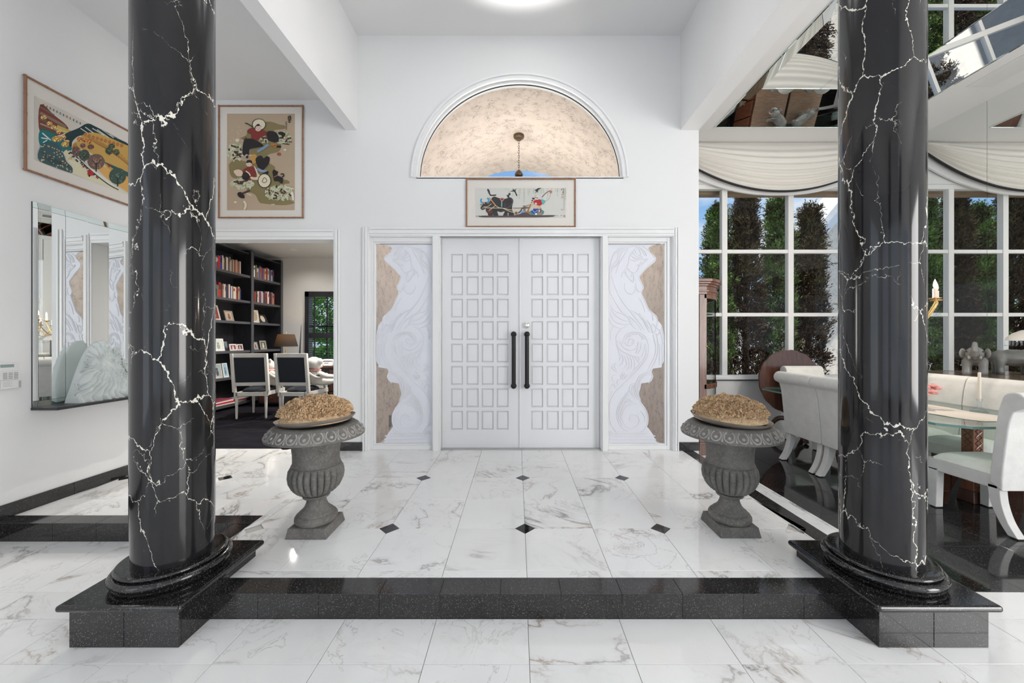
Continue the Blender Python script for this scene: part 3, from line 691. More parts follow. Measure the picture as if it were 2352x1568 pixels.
sidelight('window_2', False, 'right sidelight of carved frosted glass beside the front doors', 0)

# arched window over the doors
w3 = empty('window_3'); struct(w3)
def arch_band(name, r0, r1, yy0, yy1, mat, parent, lift=0):
    m = MB(); n = 64
    for i in range(n):
        t0, t1 = PI * i / n, PI * (i + 1) / n
        P = [(XC - (ARC_A + r) * math.cos(t), ARC_Z + (ARC_B + r) * math.sin(t)) for r, t in ((r0, t0), (r1, t0), (r1, t1), (r0, t1))]
        m.prism_y(P, yy0, yy1)
    bm = m.build(name, mat, parent, True, angle=30)
    return bm
arch_band('casing', .030, .052, YD - .035, YD, M['trim'], w3); arch_band('casing', .0, .030, YD - .020, YD, M['trim'], w3); arch_band('casing', -.012, .0, YD - .026, YD + .10, M['trim'], w3)
arch_band('window_frame', -.03, -.012, YD + .02, YD + .08, M['trim'], w3); arch_band('gasket', -.036, -.03, YD + .05, YD + .06, M['ink'], w3)
m = MB(); m.prism_y([(a, b) for a, b in arc], YD + .055, YD + .061); m.build('pane', M['glass'], w3)
m = MB(); m.box(XC - ARC_A, XC + ARC_A, YD + .0, YD + .1, ARC_Z - .01, ARC_Z + .012); m.build('window_sill', M['trim'], w3)

# dining room window: frame, mullions, rails and one pane in every light
w5 = empty('window_5'); struct(w5); WX = [2.2, 3.258, 4.297, 5.152, 5.88]; WZ = [.675, 1.666, 2.657, 3.68]; wy = YW + .06
m = MB()
m.box(2.2, 5.88, wy - .04, wy + .05, .675, .72); m.box(2.2, 5.88, wy - .04, wy + .05, 3.63, 3.70); m.box(2.2, 2.26, wy - .04, wy + .05, .72, 3.63); m.box(5.82, 5.88, wy - .04, wy + .05, .72, 3.63)
m.build('window_frame', M['trim'], w5, bevel=.004)
for x in WX[1:-1]: MB().box(x - .042, x + .042, wy - .035, wy + .045, .72, 3.63).build('mullion', M['trim'], w5, bevel=.004)
for z in WZ[1:-1]:
    for i in range(4): MB().box(WX[i] + (.042 if i else .06), WX[i + 1] - .042, wy - .028, wy + .03, z - .028, z + .028).build('rail', M['trim'], w5, bevel=.004)
for i in range(4):
    for j in range(3): MB().box(WX[i] + .03, WX[i + 1] - .03, wy + .004, wy + .01, WZ[j] + .02, WZ[j + 1] - .02).build('pane', M['glass'], w5)
MB().box(2.09, RW, YW - .05, YW + .02, .655, .677).build('window_sill', M['trim'], w5, bevel=.004)
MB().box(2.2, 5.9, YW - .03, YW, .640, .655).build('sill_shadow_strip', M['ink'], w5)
# ------------------------------------------------------------------ columns
def column(x, label):
    c = empty('column', (x, 1.93, LO), 0, label, 'column', 'black marble columns')
    hb = .249; ph = .178                                   # plinth body half width, height
    pl = MB().box(-hb + .012, hb - .012, -hb + .012, hb - .012, 0, ph).build('plinth', M['black_polish'], c)
    for s in (-1, 1):
        for a in (-1, 1):
            x0, x1 = (a * .001, a * (hb - .0005)); lo_, hi_ = min(x0, x1), max(x0, x1)
            m = MB(); m.box(lo_, hi_, s * (hb - .012) if s < 0 else s * (hb - .012), s * hb, .001, ph) if False else None
            m.box(lo_, hi_, min(s * (hb - .012), s * hb), max(s * (hb - .012), s * hb), .001, ph); m.build('plinth_tile', M['granite_step'], pl, bevel=.0012)
            m = MB(); m.box(min(s * (hb - .012), s * hb), max(s * (hb - .012), s * hb), lo_ + (.012 if a < 0 else 0), hi_ - (.012 if a > 0 else 0), .001, ph); m.build('plinth_tile', M['granite_step'], pl, bevel=.0012)
    hc = .281; MB().box(-hc, hc, -hc, hc, ph, ph + .030).build('plinth_cap', M['black_polish'], c, bevel=.013, segs=4)
    z = ph + .030
    prof = [(.222, 0), (.230, .006), (.231, .016), (.226, .020)]
    prof += [(.222 + .020 * math.cos(t), .039 + .019 * math.sin(t)) for t in np.linspace(-PI / 2, PI / 2, 12)]
    MB().lathe(prof + [(.18, .058)], 72, (0, 0, z)).build('lower_torus', M['black_polish'], c, True, angle=50)
    prof = [(.205, .058), (.214, .060)] + [(.209 + .012 * math.cos(t), .071 + .010 * math.sin(t)) for t in np.linspace(-PI / 2, PI / 2, 10)] + [(.165, .081)]
    MB().lathe(prof, 72, (0, 0, z)).build('upper_torus', M['black_polish'], c, True, angle=50)
    top = 3.677 - LO - .20; zs_ = np.linspace(z + .081, top, 14)
    MB().lathe([(.1625 if i == 0 else .167, q) for i, q in enumerate(zs_)], 96).build('shaft', M['portoro'], c, True, angle=60)
    MB().lathe([(.167, top), (.19, top + .01), (.195, top + .03), (.18, top + .05), (.20, top + .08), (.225, top + .12)], 64).build('capital', M['black_polish'], c, True)
    MB().box(-.23, .23, -.23, .23, top + .12, top + .199).build('abacus', M['black_polish'], c, bevel=.006)
    return c
column(-1.785, 'black marble column with white veins, left of the front doors'); column(1.895, 'black marble column with white veins, right of the front doors by the dining room')

# ------------------------------------------------------------------ urns with dishes of dried moss
def urn(x, y, rz, label):
    u = empty('urn', (x, y, 0), rz, label, 'urn', 'grey stone urns')
    MB().frustum((-.132, .132, -.132, .132), (-.120, .120, -.120, .120), 0, .064).build('base', M['stone'], u, bevel=.004)
    MB().lathe([(.118, .064), (.126, .070), (.131, .084), (.130, .100), (.122, .113), (.110, .117), (.110, .123), (.105, .130), (.090, .142), (.072, .162), (.061, .190), (.058, .212), (.062, .222), (.080, .226), (.084, .232), (.080, .240), (.070, .243)], 48).build('foot', M['stone'], u, True, angle=45)
    nb = 24
    prof = [(.070, .243), (.088, .250), (.120, .266), (.148, .296), (.166, .336), (.172, .375), (.168, .408), (.154, .434), (.146, .440)]
    wgt = [0, .3, .8, 1, 1, 1, .9, .4, 0]
    MB().lathe(prof, nb * 10, (0, 0, 0), lambda j, a: 1 - .13 * wgt[j] * (1 - abs(math.sin(a * nb / 2)) ** .6)).build('gadrooned_bowl', M['stone'], u, True, angle=70)
    MB().lathe([(.146, .440), (.150, .446), (.146, .452), (.1415, .462), (.142, .52), (.147, .56), (.158, .60), (.176, .636), (.198, .652), (.18, .66)], 64).build('neck', M['stone'], u, True, angle=45)
    MB().lathe([(.190, .646), (.22, .640), (.285, .628), (.299, .632), (.302, .640), (.290, .664), (.262, .696), (.248, .708), (.240, .714), (.20, .716), (.18, .70)], 96).build('rim', M['stone'], u, True, angle=50)
    m = MB(); ne = 24
    def rp(a, t):                              # point on the sloping face of the rim, t=0 outer, 1 inner
        r = .300 - .044 * t; z = .645 + .056 * t; return (r * math.cos(a), r * math.sin(a), z)
    for k in range(ne):
        a = 2 * PI * k / ne; w = .78 * PI / ne
        m.tube([rp(a + w * math.sin(q) * 1.0, .55 - .50 * math.cos(q)) for q in np.linspace(-2.55, 2.55, 13)], .0052, 6)
        m.sphere(rp(a, .42), (.012, .012, .012), 8, 6); m.tube([rp(a + PI / ne, .02), rp(a + PI / ne, .5), rp(a + PI / ne, .95)], [.007, .004, .0025], 6)
    m.build('egg_and_dart_relief', M['stone_pale'], u, True)
    return u
def dish(x, y, tilt, label):
    o = MB().lathe([(.0, .004), (.19, .004), (.225, .022), (.240, .036), (.244, .036), (.236, .026), (.228, .016), (.195, -.002), (0, -.002)], 64).build('dish', M['pewter'], None, True, (x, y, .718), tilt)
    return tag(o, label, 'dish', 'shallow tin dishes on the urns')
def moss_mound(x, y, seed, label):
    rng = np.random.default_rng(seed); n = 11000; R0 = .222
    rr = R0 * np.sqrt(rng.random(n)); th = rng.random(n) * 2 * PI
    lump = .009 * np.sin(9 * rr * np.cos(th) / .2 + seed) * np.cos(8 * rr * np.sin(th) / .2 + 2 * seed) + .007 * np.sin(21 * rr * np.cos(th) / .2) * np.sin(19 * rr * np.sin(th) / .2)
    hz = .138 * np.sqrt(np.clip(1 - (rr / (R0 * 1.04)) ** 2.1, 0, 1)) + .024 + lump
    P = np.stack([rr * np.cos(th), rr * np.sin(th), hz], 1)
    N = np.stack([P[:, 0] * 2.6, P[:, 1] * 2.6, np.full(n, .55)], 1) + rng.normal(0, .42, (n, 3)); N /= np.linalg.norm(N, axis=1)[:, None]
    me = leaf_mesh('moss', P - N * .006, N, .011 + .012 * rng.random(n), .0042 + .003 * rng.random(n), rng)
    me.materials.append(M['moss']); o = link(me, 'moss', None, (x, y, .724)); 
    m = MB(); m.lathe([(.218, .016), (.215, .03), (.195, .058), (.15, .092), (.10, .115), (.05, .126), (.0, .13)], 40); b = m.build('moss_bed', M['moss'], o, True)
    return tag(o, label, 'moss', 'mounds of dried moss', 'stuff')
def leaf_mesh(name, P, D, L, Wd, rng):
    n = len(P); T = rng.normal(0, 1, (n, 3)); Sd = np.cross(D, T); Sd /= (np.linalg.norm(Sd, axis=1)[:, None] + 1e-9)
    mid = P + D * (L * .55)[:, None]; v = np.empty((n, 4, 3)); v[:, 0] = P; v[:, 1] = mid + Sd * Wd[:, None]; v[:, 2] = P + D * L[:, None] + np.cross(Sd, D) * (L * .15)[:, None]; v[:, 3] = mid - Sd * Wd[:, None]
    me = bpy.data.meshes.new(name); me.vertices.add(4 * n); me.vertices.foreach_set('co', v.reshape(-1))
    me.loops.add(4 * n); me.loops.foreach_set('vertex_index', np.arange(4 * n, dtype=np.int32)); me.polygons.add(n)
    me.polygons.foreach_set('loop_start', np.arange(0, 4 * n, 4, dtype=np.int32)); me.polygons.foreach_set('loop_total', np.full(n, 4, dtype=np.int32))
    me.update(calc_edges=True); me.validate(); return me
for x, y, s_, side, tl in ((-1.345, 2.485, 1, 'left of the front doors by the study doorway', (R(-2), R(-3.5), 0)), (1.437, 2.50, 2, 'right of the front doors by the dining room', (R(2), R(4), 0))):
    urn(x, y, R(0), 'grey stone urn with gadrooned bowl, ' + side); dish(x, y, tl, 'shallow tin dish on the urn ' + side); moss_mound(x, y, s_, 'mound of tan dried moss in the dish ' + side)

# ------------------------------------------------------------------ framed pictures
def picture(name, loc, rz, w, h, mat_w, shapes, label, conv, bg, node=.13, fw=.018, matc=None):
    """origin at the lower left corner of the frame, local x to the right, z up, facing -y"""
    o = empty(name, loc, rz, label, 'picture', 'framed folk paintings')
    def rail(a0, a1, fixed, horiz):
        m = MB(); L = a1 - a0; n = max(2, round(L / node)); prof = []
        for i in range(n):
            s0, s1 = L * i / n, L * (i + 1) / n
            prof += [(fw * .50, s0 + .001), (fw * .56, s0 + .006), (fw * .48, s0 + .014), (fw * .48, s1 - .012), (fw * .56, s1 - .005), (fw * .50, s1 - .001), (fw * .40, s1)]
        m.lathe([(fw * .5, 0)] + prof[:-1] + [(fw * .5, L)], 12)
        Mx = Matrix.Translation((a0, -.014, fixed)) @ Matrix.Rotation(R(90), 4, 'Y') if horiz else Matrix.Translation((fixed, -.014, a0))
        m.xf(Mx); m.build('frame_rail', M['bamboo'], o, True, angle=30)
    rail(0, w, fw / 2, True); rail(0, w, h - fw / 2, True); rail(0, h, fw / 2, False); rail(0, h, w - fw / 2, False)
    MB().box(fw * .6, w - fw * .6, -.008, -.002, fw * .6, h - fw * .6).build('mat', matc or M['matboard'], o)
    mats = []; idx = {}; m = MB(); lay_ = 0
    def mi(c):
        k = tuple(c)
        if k not in idx: idx[k] = len(mats); mats.append(paint(srgb(*k)))
        return idx[k]
    l, r, b, t = mat_w
    m.cur = mi(bg); m.box(l, w - r, -.0095, -.0085, b, h - t)
    base = -.0096; xmin, xmax, zmin, zmax = l, w - r, b, h - t
    cl = lambda p: (min(max(p[0], xmin), xmax), min(max(p[1], zmin), zmax))
    for sh in shapes:
        kind, col = sh[0], sh[1]; m.cur = mi(col); lay_ += 1; y = base - .000012 * lay_
        if kind in ('p', 'P'):
            pts = smooth_path(sh[2], 4, True) if kind == 'p' else sh[2]
            poly = [cl(conv(p)) for p in pts]; tri_poly(m, poly, y)
        elif kind == 'e':
            (cx, cy), rx, ry = sh[2], sh[3], sh[4]; poly = [cl(conv((cx + rx * math.cos(a), cy + ry * math.sin(a)))) for a in np.linspace(0, 2 * PI, 15)[:-1]]; tri_poly(m, poly, y)
        elif kind == 's':
            wd = sh[3]; pts = smooth_path(sh[2], 4) if len(sh[2]) > 2 else sh[2]; A = [np.array(p, float) for p in pts]; up, dn = [], []
            for i, p in enumerate(A):
                t_ = A[min(i + 1, len(A) - 1)] - A[max(i - 1, 0)]; nl = np.array([-t_[1], t_[0]]); nl = nl / (np.linalg.norm(nl) + 1e-9) * wd / 2; up.append(p + nl); dn.append(p - nl)
            for i in range(len(A) - 1):
                q = [cl(conv(tuple(z))) for z in (up[i], up[i + 1], dn[i + 1], dn[i])]; m.add([(a, y, b_) for a, b_ in q], [(0, 1, 2, 3)])
    pr_ = bpy.data.meshes.new('print'); pr_.from_pydata(m.v, [], m.f)
    for q in mats: pr_.materials.append(q)
    pr_.polygons.foreach_set('material_index', m.m); pr_.update(); link(pr_, 'print', o)
    return o
from mathutils.geometry import tessellate_polygon
def tri_poly(m, poly, y):
    vs = [Vector((a, b, 0)) for a, b in poly]
    try: tr = tessellate_polygon([vs])
    except Exception: return
    m.add([(a, y, b) for a, b in poly], [tuple(t) for t in tr])
rnd = random.Random(5)
# --- picture of two children husking corn (crop 490-720 x 230-520, scale 5.409)
K1 = YD / F; fx0, fz0 = (504.2 - VX) * K1, H + (VY - 502.5) * K1
def c1(p): return ((490 + p[0] / 5.409 - VX) * K1 - fx0, H + (VY - 230 - p[1] / 5.409) * K1 - fz0)
tan, olive, blk, red, cream, green, brown, skin = (183, 163, 140), (134, 122, 84), (38, 34, 36), (128, 50, 46), (226, 216, 190), (190, 196, 160), (78, 50, 46), (224, 198, 178)
A = []
A += [('p', olive, [(660, 280), (740, 280), (830, 310), (895, 325), (890, 365), (760, 385), (830, 450), (850, 540), (830, 640), (700, 680), (640, 720), (470, 700), (470, 600), (380, 500), (345, 480), (420, 440), (440, 370), (520, 340)]),
      ('p', olive, [(215, 790), (300, 740), (430, 770), (600, 750), (770, 830), (760, 900), (800, 980), (930, 1000), (955, 1040), (880, 1060), (900, 1200), (1010, 1270), (1000, 1290), (870, 1310), (640, 1290), (580, 1270), (530, 1180), (440, 1140), (420, 1100), (380, 1010), (240, 960), (205, 840)])]
def corn(cx, cy, rx, ry, n, brownn):
    for k in range(n):
        a = rnd.random() * 6.28; q = math.sqrt(rnd.random()); x, y = cx + rx * q * math.cos(a), cy + ry * q * math.sin(a); b = rnd.random() * 3.1
        d = (18 * math.cos(b), 18 * math.sin(b)); A.append(('s', rnd.choice([green, (206, 208, 180), (160, 170, 130), (214, 212, 196)]), [(x - d[0], y - d[1]), (x + d[0], y + d[1])], 13))
    for k in range(brownn):
        a = rnd.random() * 6.28; q = math.sqrt(rnd.random()) * .85; x, y = cx + rx * q * math.cos(a), cy + ry * q * math.sin(a); b = rnd.random() * 3.1
        A.append(('s', brown, [(x - 28 * math.cos(b), y - 16 * math.sin(b)), (x + 28 * math.cos(b), y + 16 * math.sin(b))], 20))
corn(290, 650, 100, 110, 120, 11); corn(380, 1040, 150, 70, 110, 9); corn(830, 1160, 170, 95, 170, 11); corn(870, 480, 110, 70, 90, 6); corn(640, 480, 60, 60, 30, 3)
A += [('e', (60, 56, 50), (580, 315), 88, 75), ('e', cream, (582, 315), 78, 66), ('s', (60, 66, 44), [(410, 298), (450, 310), (510, 350)], 14),
      ('p', red, [(440, 390), (500, 355), (560, 395), (640, 385), (690, 420), (660, 450), (600, 480), (570, 515), (490, 515), (485, 440), (450, 420)]), ('e', skin, (572, 358), 40, 42), ('p', blk, [(530, 345), (575, 305), (612, 345), (605, 330), (570, 335), (545, 340), (535, 375)]), ('s', blk, [(552, 358), (562, 358)], 5), ('s', blk, [(586, 358), (596, 358)], 5), ('s', (150, 60, 50), [(565, 380), (584, 380)], 5),
      ('p', blk, [(385, 560), (410, 500), (490, 490), (580, 530), (640, 580), (560, 600), (470, 620), (455, 690), (380, 685)]), ('e', cream, (430, 705), 18, 22), ('e', blk, (435, 715), 16, 20), ('s', blk, [(415, 470), (440, 500)], 8), ('s', blk, [(395, 490), (440, 498)], 8),
      ('p', blk, [(680, 410), (740, 395), (800, 420), (830, 490), (800, 535), (740, 525), (690, 500)]), ('p', blk, [(820, 410), (870, 405), (910, 430), (890, 470), (870, 480), (860, 450), (830, 440)]), ('s', (130, 150, 176), [(560, 650), (630, 610), (700, 560)], 34), ('s', (180, 120, 60), [(730, 560), (790, 570), (770, 600)], 30), ('s', blk, [(800, 585), (855, 590)], 24),
      ('s', blk, [(880, 550), (960, 560)], 10), ('s', blk, [(900, 530), (990, 530)], 8), ('e', (160, 80, 74), (830, 680), 26, 20), ('e', cream, (905, 628), 20, 12), ('e', cream, (480, 695), 14, 8),
      ('e', (196, 150, 80), (520, 740), 46, 60), ('p', blk, [(540, 760), (560, 715), (610, 700), (640, 730), (680, 705), (715, 730), (700, 800), (650, 860), (630, 880), (580, 860)]), ('s', (140, 160, 190), [(560, 860), (620, 890), (680, 890)], 30), ('s', blk, [(630, 930), (700, 900)], 30),
      ('p', red, [(380, 900), (420, 850), (480, 835), (530, 850), (540, 930), (490, 1000), (410, 990)]), ('e', skin, (460, 800), 38, 36), ('p', blk, [(425, 790), (440, 755), (490, 760), (498, 800), (470, 785), (440, 790)]), ('s', blk, [(444, 808), (452, 808)], 4), ('s', blk, [(472, 808), (480, 808)], 4), ('p', skin, [(270, 890), (330, 870), (380, 900), (370, 950), (320, 955), (290, 930)]), ('p', skin, [(520, 830), (550, 860), (580, 930), (640, 960), (560, 1000), (490, 990), (480, 960), (560, 960)]),
      ('p', blk, [(375, 940), (400, 905), (450, 915), (470, 960), (440, 1000), (380, 985)]), ('s', cream, [(420, 890), (460, 920), (475, 950)], 14), ('e', (60, 56, 50), (650, 1010), 84, 92), ('e', cream, (650, 1010), 74, 82), ('s', (90, 80, 60), [(620, 1020), (650, 970), (680, 1010), (650, 1035), (620, 1020)], 8),
      ('p', blk, [(750, 900), (770, 870), (800, 890), (820, 900), (810, 940), (850, 960), (880, 980), (875, 1040), (850, 1040), (830, 1020), (800, 1015), (770, 1010), (760, 960)]), ('s', blk, [(865, 960), (890, 950), (880, 925), (850, 930)], 14), ('s', (190, 110, 60), [(770, 965), (815, 940)], 8),
      ('p', blk, [(320, 1160), (360, 1150), (400, 1190), (400, 1225), (350, 1220), (320, 1190)]), ('s', brown, [(370, 1170), (470, 1130)], 22), ('s', cream, [(395, 1260), (420, 1310), (400, 1370)], 24), ('e', cream, (290, 1275), 18, 12), ('s', cream, [(430, 1165), (490, 1192)], 9), ('e', cream, (315, 510), 24, 22), ('s', (230, 226, 216), [(990, 1150), (1000, 1200), (1005, 1250)], 26), ('s', cream, [(910, 1080), (960, 1100), (1015, 1110)], 14), ('s', cream, [(730, 1308), (775, 1300)], 8)]
for k in range(26): A.append(('e', cream, (rnd.uniform(190, 380), rnd.uniform(340, 620)), 4, 4))
for y in (215, 232, 250): A.append(('s', blk, [(940, y), (980, y - 3)], 8))
A += [('s', blk, [(945, 215), (945, 250)], 8), ('s', blk, [(965, 205), (978, 250)], 9), ('s', blk, [(942, 265), (980, 262)], 8), ('s', blk, [(960, 250), (955, 295)], 8), ('s', blk, [(945, 280), (975, 290)], 8)]
for k in range(6): A.append(('s', blk, [(912, 285 + k * 17), (928, 282 + k * 17)], 6)); A.append(('s', blk, [(920, 280 + k * 17), (916, 292 + k * 17)], 4))
w1, h1 = (699.5 - 504.2) * K1, (502.5 - 243.7) * K1
picture('framed_picture', (fx0, YD - .004, fz0), 0, w1, h1, ((185 - 80) / 5.409 * K1, (1138 - 1025) / 5.409 * K1, (1470 - 1367) / 5.409 * K1, (180 - 78) / 5.409 * K1), A, 'tall folk painting of children husking corn above the study doorway', c1, tan)
# --- long picture of an ox and ploughman over the doors (crop 1080-1320 x 420-520, scale 9.8)
gx0, gz0 = (1070.2 - VX) * K1, H + (VY - 523) * K1
def c2(p): return ((1080 + p[0] / 9.8 - VX) * K1 - gx0, H + (VY - 420 - p[1] / 9.8) * K1 - gz0)
ox, grn, wht = (52, 50, 52), (150, 176, 110), (226, 224, 216)
B = []
for (x, n_) in ((800, 4), (860, 11), (960, 18), (1100, 24), (1130, 12), (1210, 32), (1330, 12), (1300, 16), (1420, 12), (1600, 14), (1650, 12), (1740, 26), (1960, 18), (1930, 8), (2140, 26), (2120, 16), (1010, 6), (1560, 6), (1820, 5)):
    for k in range(n_): B.append(('s', rnd.choice([grn, (176, 190, 120), (120, 140, 90)]), [(x + rnd.uniform(-10, 10), 132 + k * 10), (x + rnd.uniform(-16, 16), 140 + k * 10)], 5))
B += [('p', ox, [(440, 430), (500, 340), (560, 322), (640, 350), (760, 372), (850, 350), (910, 340), (960, 380), (970, 440), (950, 510), (945, 620), (980, 690), (980, 745), (870, 745), (865, 690), (840, 690), (840, 745), (740, 745), (780, 650), (690, 670), (610, 650), (635, 745), (530, 745), (520, 690), (505, 745), (415, 745), (400, 690), (360, 650), (350, 590), (330, 600), (250, 600), (240, 560), (280, 500), (300, 450), (380, 440)]),
      ('p', (96, 56, 46), [(360, 600), (420, 620), (500, 600), (510, 660), (470, 690), (400, 690), (365, 650)]), ('e', (70, 68, 72), (285, 585), 40, 36), ('e', (150, 150, 156), (290, 575), 15, 12), ('p', (110, 70, 50), [(220, 500), (260, 485), (260, 510)]), ('p', (110, 70, 50), [(390, 480), (470, 450), (470, 470), (400, 500)]), ('e', (204, 120, 90), (318, 465), 18, 24),
      ('p', (54, 150, 190), [(225, 400), (250, 362), (275, 372), (262, 410), (290, 450), (270, 472), (235, 445)]), ('p', (54, 150, 190), [(375, 372), (400, 340), (435, 380), (430, 450), (400, 470), (365, 455), (400, 420), (400, 385)]), ('s', (170, 110, 60), [(440, 345), (500, 430), (570, 515)], 26), ('s', (214, 190, 150), [(450, 350), (505, 430), (570, 510)], 8),
      ('s', (222, 204, 170), [(320, 570), (520, 575), (740, 580), (900, 615), (1080, 605), (1180, 570)], 12), ('s', (222, 204, 170), [(570, 515), (640, 565), (740, 582), (860, 640), (1000, 680)], 12), ('s', (222, 204, 170), [(300, 548), (400, 540), (480, 480)], 10), ('s', (222, 204, 170), [(570, 520), (480, 590), (420, 635)], 11), ('s', (200, 120, 110), [(670, 360), (700, 405), (740, 405), (755, 360), (670, 362)], 20), ('s', (120, 180, 190), [(712, 420), (710, 550)], 22), ('s', (110, 108, 110), [(780, 470), (790, 560), (860, 560), (930, 500)], 6), ('s', (110, 108, 110), [(930, 370), (955, 440), (930, 500)], 6),
      ('p', ox, [(385, 165), (410, 150), (440, 190), (465, 275), (580, 272), (575, 300), (470, 303), (440, 285)]), ('p', ox, [(820, 275), (850, 290), (865, 260), (880, 235), (905, 250), (905, 300), (870, 350), (840, 330)]), ('e', wht, (895, 310), 14, 26), ('p', ox, [(890, 200), (960, 180), (960, 140), (1000, 170), (1050, 132), (1020, 190), (1060, 290), (1040, 305), (995, 215), (940, 205)]), ('p', ox, [(1440, 175), (1480, 160), (1530, 130), (1600, 130), (1530, 170), (1525, 240), (1505, 205), (1460, 250), (1480, 195)]),
      ('s', (130, 100, 70), [(960, 575), (1180, 570), (1330, 500)], 14), ('s', (70, 70, 86), [(1080, 690), (1140, 640), (1180, 580), (1360, 570)], 26), ('P', (150, 118, 80), [(1185, 520), (1255, 520), (1255, 550), (1185, 550)]), ('P', (150, 118, 80), [(1190, 590), (1250, 590), (1250, 660), (1200, 640)]), ('s', (150, 104, 62), [(1370, 480), (1290, 660)], 30), ('e', (160, 130, 90), (1035, 690), 40, 38), ('e', (60, 50, 50), (1035, 690), 16, 16), ('p', (110, 160, 206), [(1130, 690), (1180, 640), (1240, 650), (1230, 690)]), ('p', (160, 110, 60), [(1240, 660), (1320, 650), (1340, 700), (1280, 700)]),
      ('p', (80, 132, 120), [(1330, 660), (1400, 590), (1560, 600), (1640, 630), (1660, 670), (1620, 730), (1500, 735), (1400, 730), (1340, 700)]), ('p', (36, 66, 150), [(1370, 660), (1430, 570), (1530, 590), (1540, 660), (1450, 700)]), ('s', (226, 226, 220), [(1400, 620), (1450, 670), (1520, 620)], 7), ('p', (140, 128, 120), [(1530, 620), (1600, 580), (1610, 730), (1520, 735)]), ('e', ox, (1575, 640), 24, 36), ('e', wht, (1560, 640), 12, 22), ('e', wht, (1480, 710), 24, 22),
      ('p', (206, 178, 140), [(1420, 540), (1580, 540), (1560, 580), (1440, 590)]), ('p', (196, 190, 178), [(1380, 520), (1420, 500), (1420, 600), (1340, 650), (1320, 620)]), ('p', (168, 44, 52), [(1420, 420), (1520, 385), (1600, 400), (1620, 480), (1560, 525), (1480, 500), (1430, 480)]), ('e', (226, 180, 170), (1475, 480), 28, 26), ('p', (96, 170, 170), [(1600, 380), (1690, 420), (1650, 490), (1620, 480)]), ('e', (216, 204, 192), (1510, 330), 68, 62), ('p', (196, 200, 206), [(1480, 270), (1550, 255), (1600, 300), (1610, 370), (1570, 380), (1560, 320), (1510, 280)]), ('s', (40, 38, 40), [(1450, 325), (1480, 345), (1530, 355)], 12), ('s', (40, 38, 40), [(1460, 290), (1490, 300)], 8), ('p', ox, [(1395, 345), (1450, 355), (1440, 385), (1400, 375)]), ('e', (216, 200, 170), (1385, 455), 42, 36), ('e', ox, (1385, 455), 12, 16), ('e', (90, 70, 50), (1395, 410), 18, 18),
      ('s', (110, 70, 60), [(1610, 335), (1700, 240), (1800, 185)], 14), ('e', (190, 110, 100), (1815, 215), 28, 32), ('s', (140, 134, 130), [(1810, 250), (1780, 350), (1730, 410), (1680, 415)], 6),
      ('p', (84, 70, 72), [(270, 748), (900, 745), (1080, 720), (1240, 672), (1420, 735), (1850, 735), (1730, 780), (360, 785)]), ('s', ox, [(250, 760), (360, 755)], 10), ('s', ox, [(130, 757), (160, 757)], 10), ('s', ox, [(180, 757), (230, 757)], 12), ('s', ox, [(1870, 742), (1930, 742)], 8), ('s', ox, [(1945, 745), (1970, 745)], 8), ('s', ox, [(2030, 744), (2065, 744)], 8), ('s', ox, [(2098, 744), (2130, 744)], 10), ('s', ox, [(1820, 765), (1870, 765)], 10),
      ('s', blk, [(2055, 140), (2050, 185)], 9), ('s', blk, [(2048, 165), (2060, 150)], 9), ('s', blk, [(2078, 135), (2098, 137)], 8), ('s', blk, [(2075, 152), (2100, 152)], 7), ('s', blk, [(2078, 168), (2098, 170), (2095, 185), (2080, 185)], 7), ('s', blk, [(2075, 205), (2100, 203)], 7), ('s', blk, [(2072, 222), (2102, 220)], 7), ('s', blk, [(2090, 200), (2078, 245)], 6), ('s', blk, [(2088, 222), (2105, 245)], 6), ('s', blk, [(2055, 260), (2062, 282)], 7), ('s', blk, [(2072, 258), (2072, 285)], 6), ('s', blk, [(2085, 255), (2102, 262), (2095, 285)], 6),
      ('P', (206, 150, 142), [(2050, 310), (2090, 310), (2090, 350), (2050, 350)]), ('P', (206, 170, 162), [(2040, 595), (2080, 595), (2080, 630), (2040, 630)]), ('P', (200, 120, 110), [(2100, 755), (2135, 755), (2135, 782), (2100, 782)])]
for k in range(18): B.append(('s', blk, [(2106, 312 + k * 18), (2116, 310 + k * 18)], 5)); B.append(('s', blk, [(2111, 308 + k * 18), (2109, 318 + k * 18)], 4))
w2, h2 = (1322 - 1070.2) * K1, (523 - 410.5) * K1
picture('framed_picture', (gx0, YD - .004, gz0), 0, w2, h2, ((1080 + 120 / 9.8 - 1070.2) * K1, (1322 - 1080 - 2152 / 9.8) * K1, (523 - 420 - 785 / 9.8) * K1, (420 + 125 / 9.8 - 410.5) * K1), B, 'long folk painting of an ox pulling a plough, over the front doors', c2, (205, 204, 198))
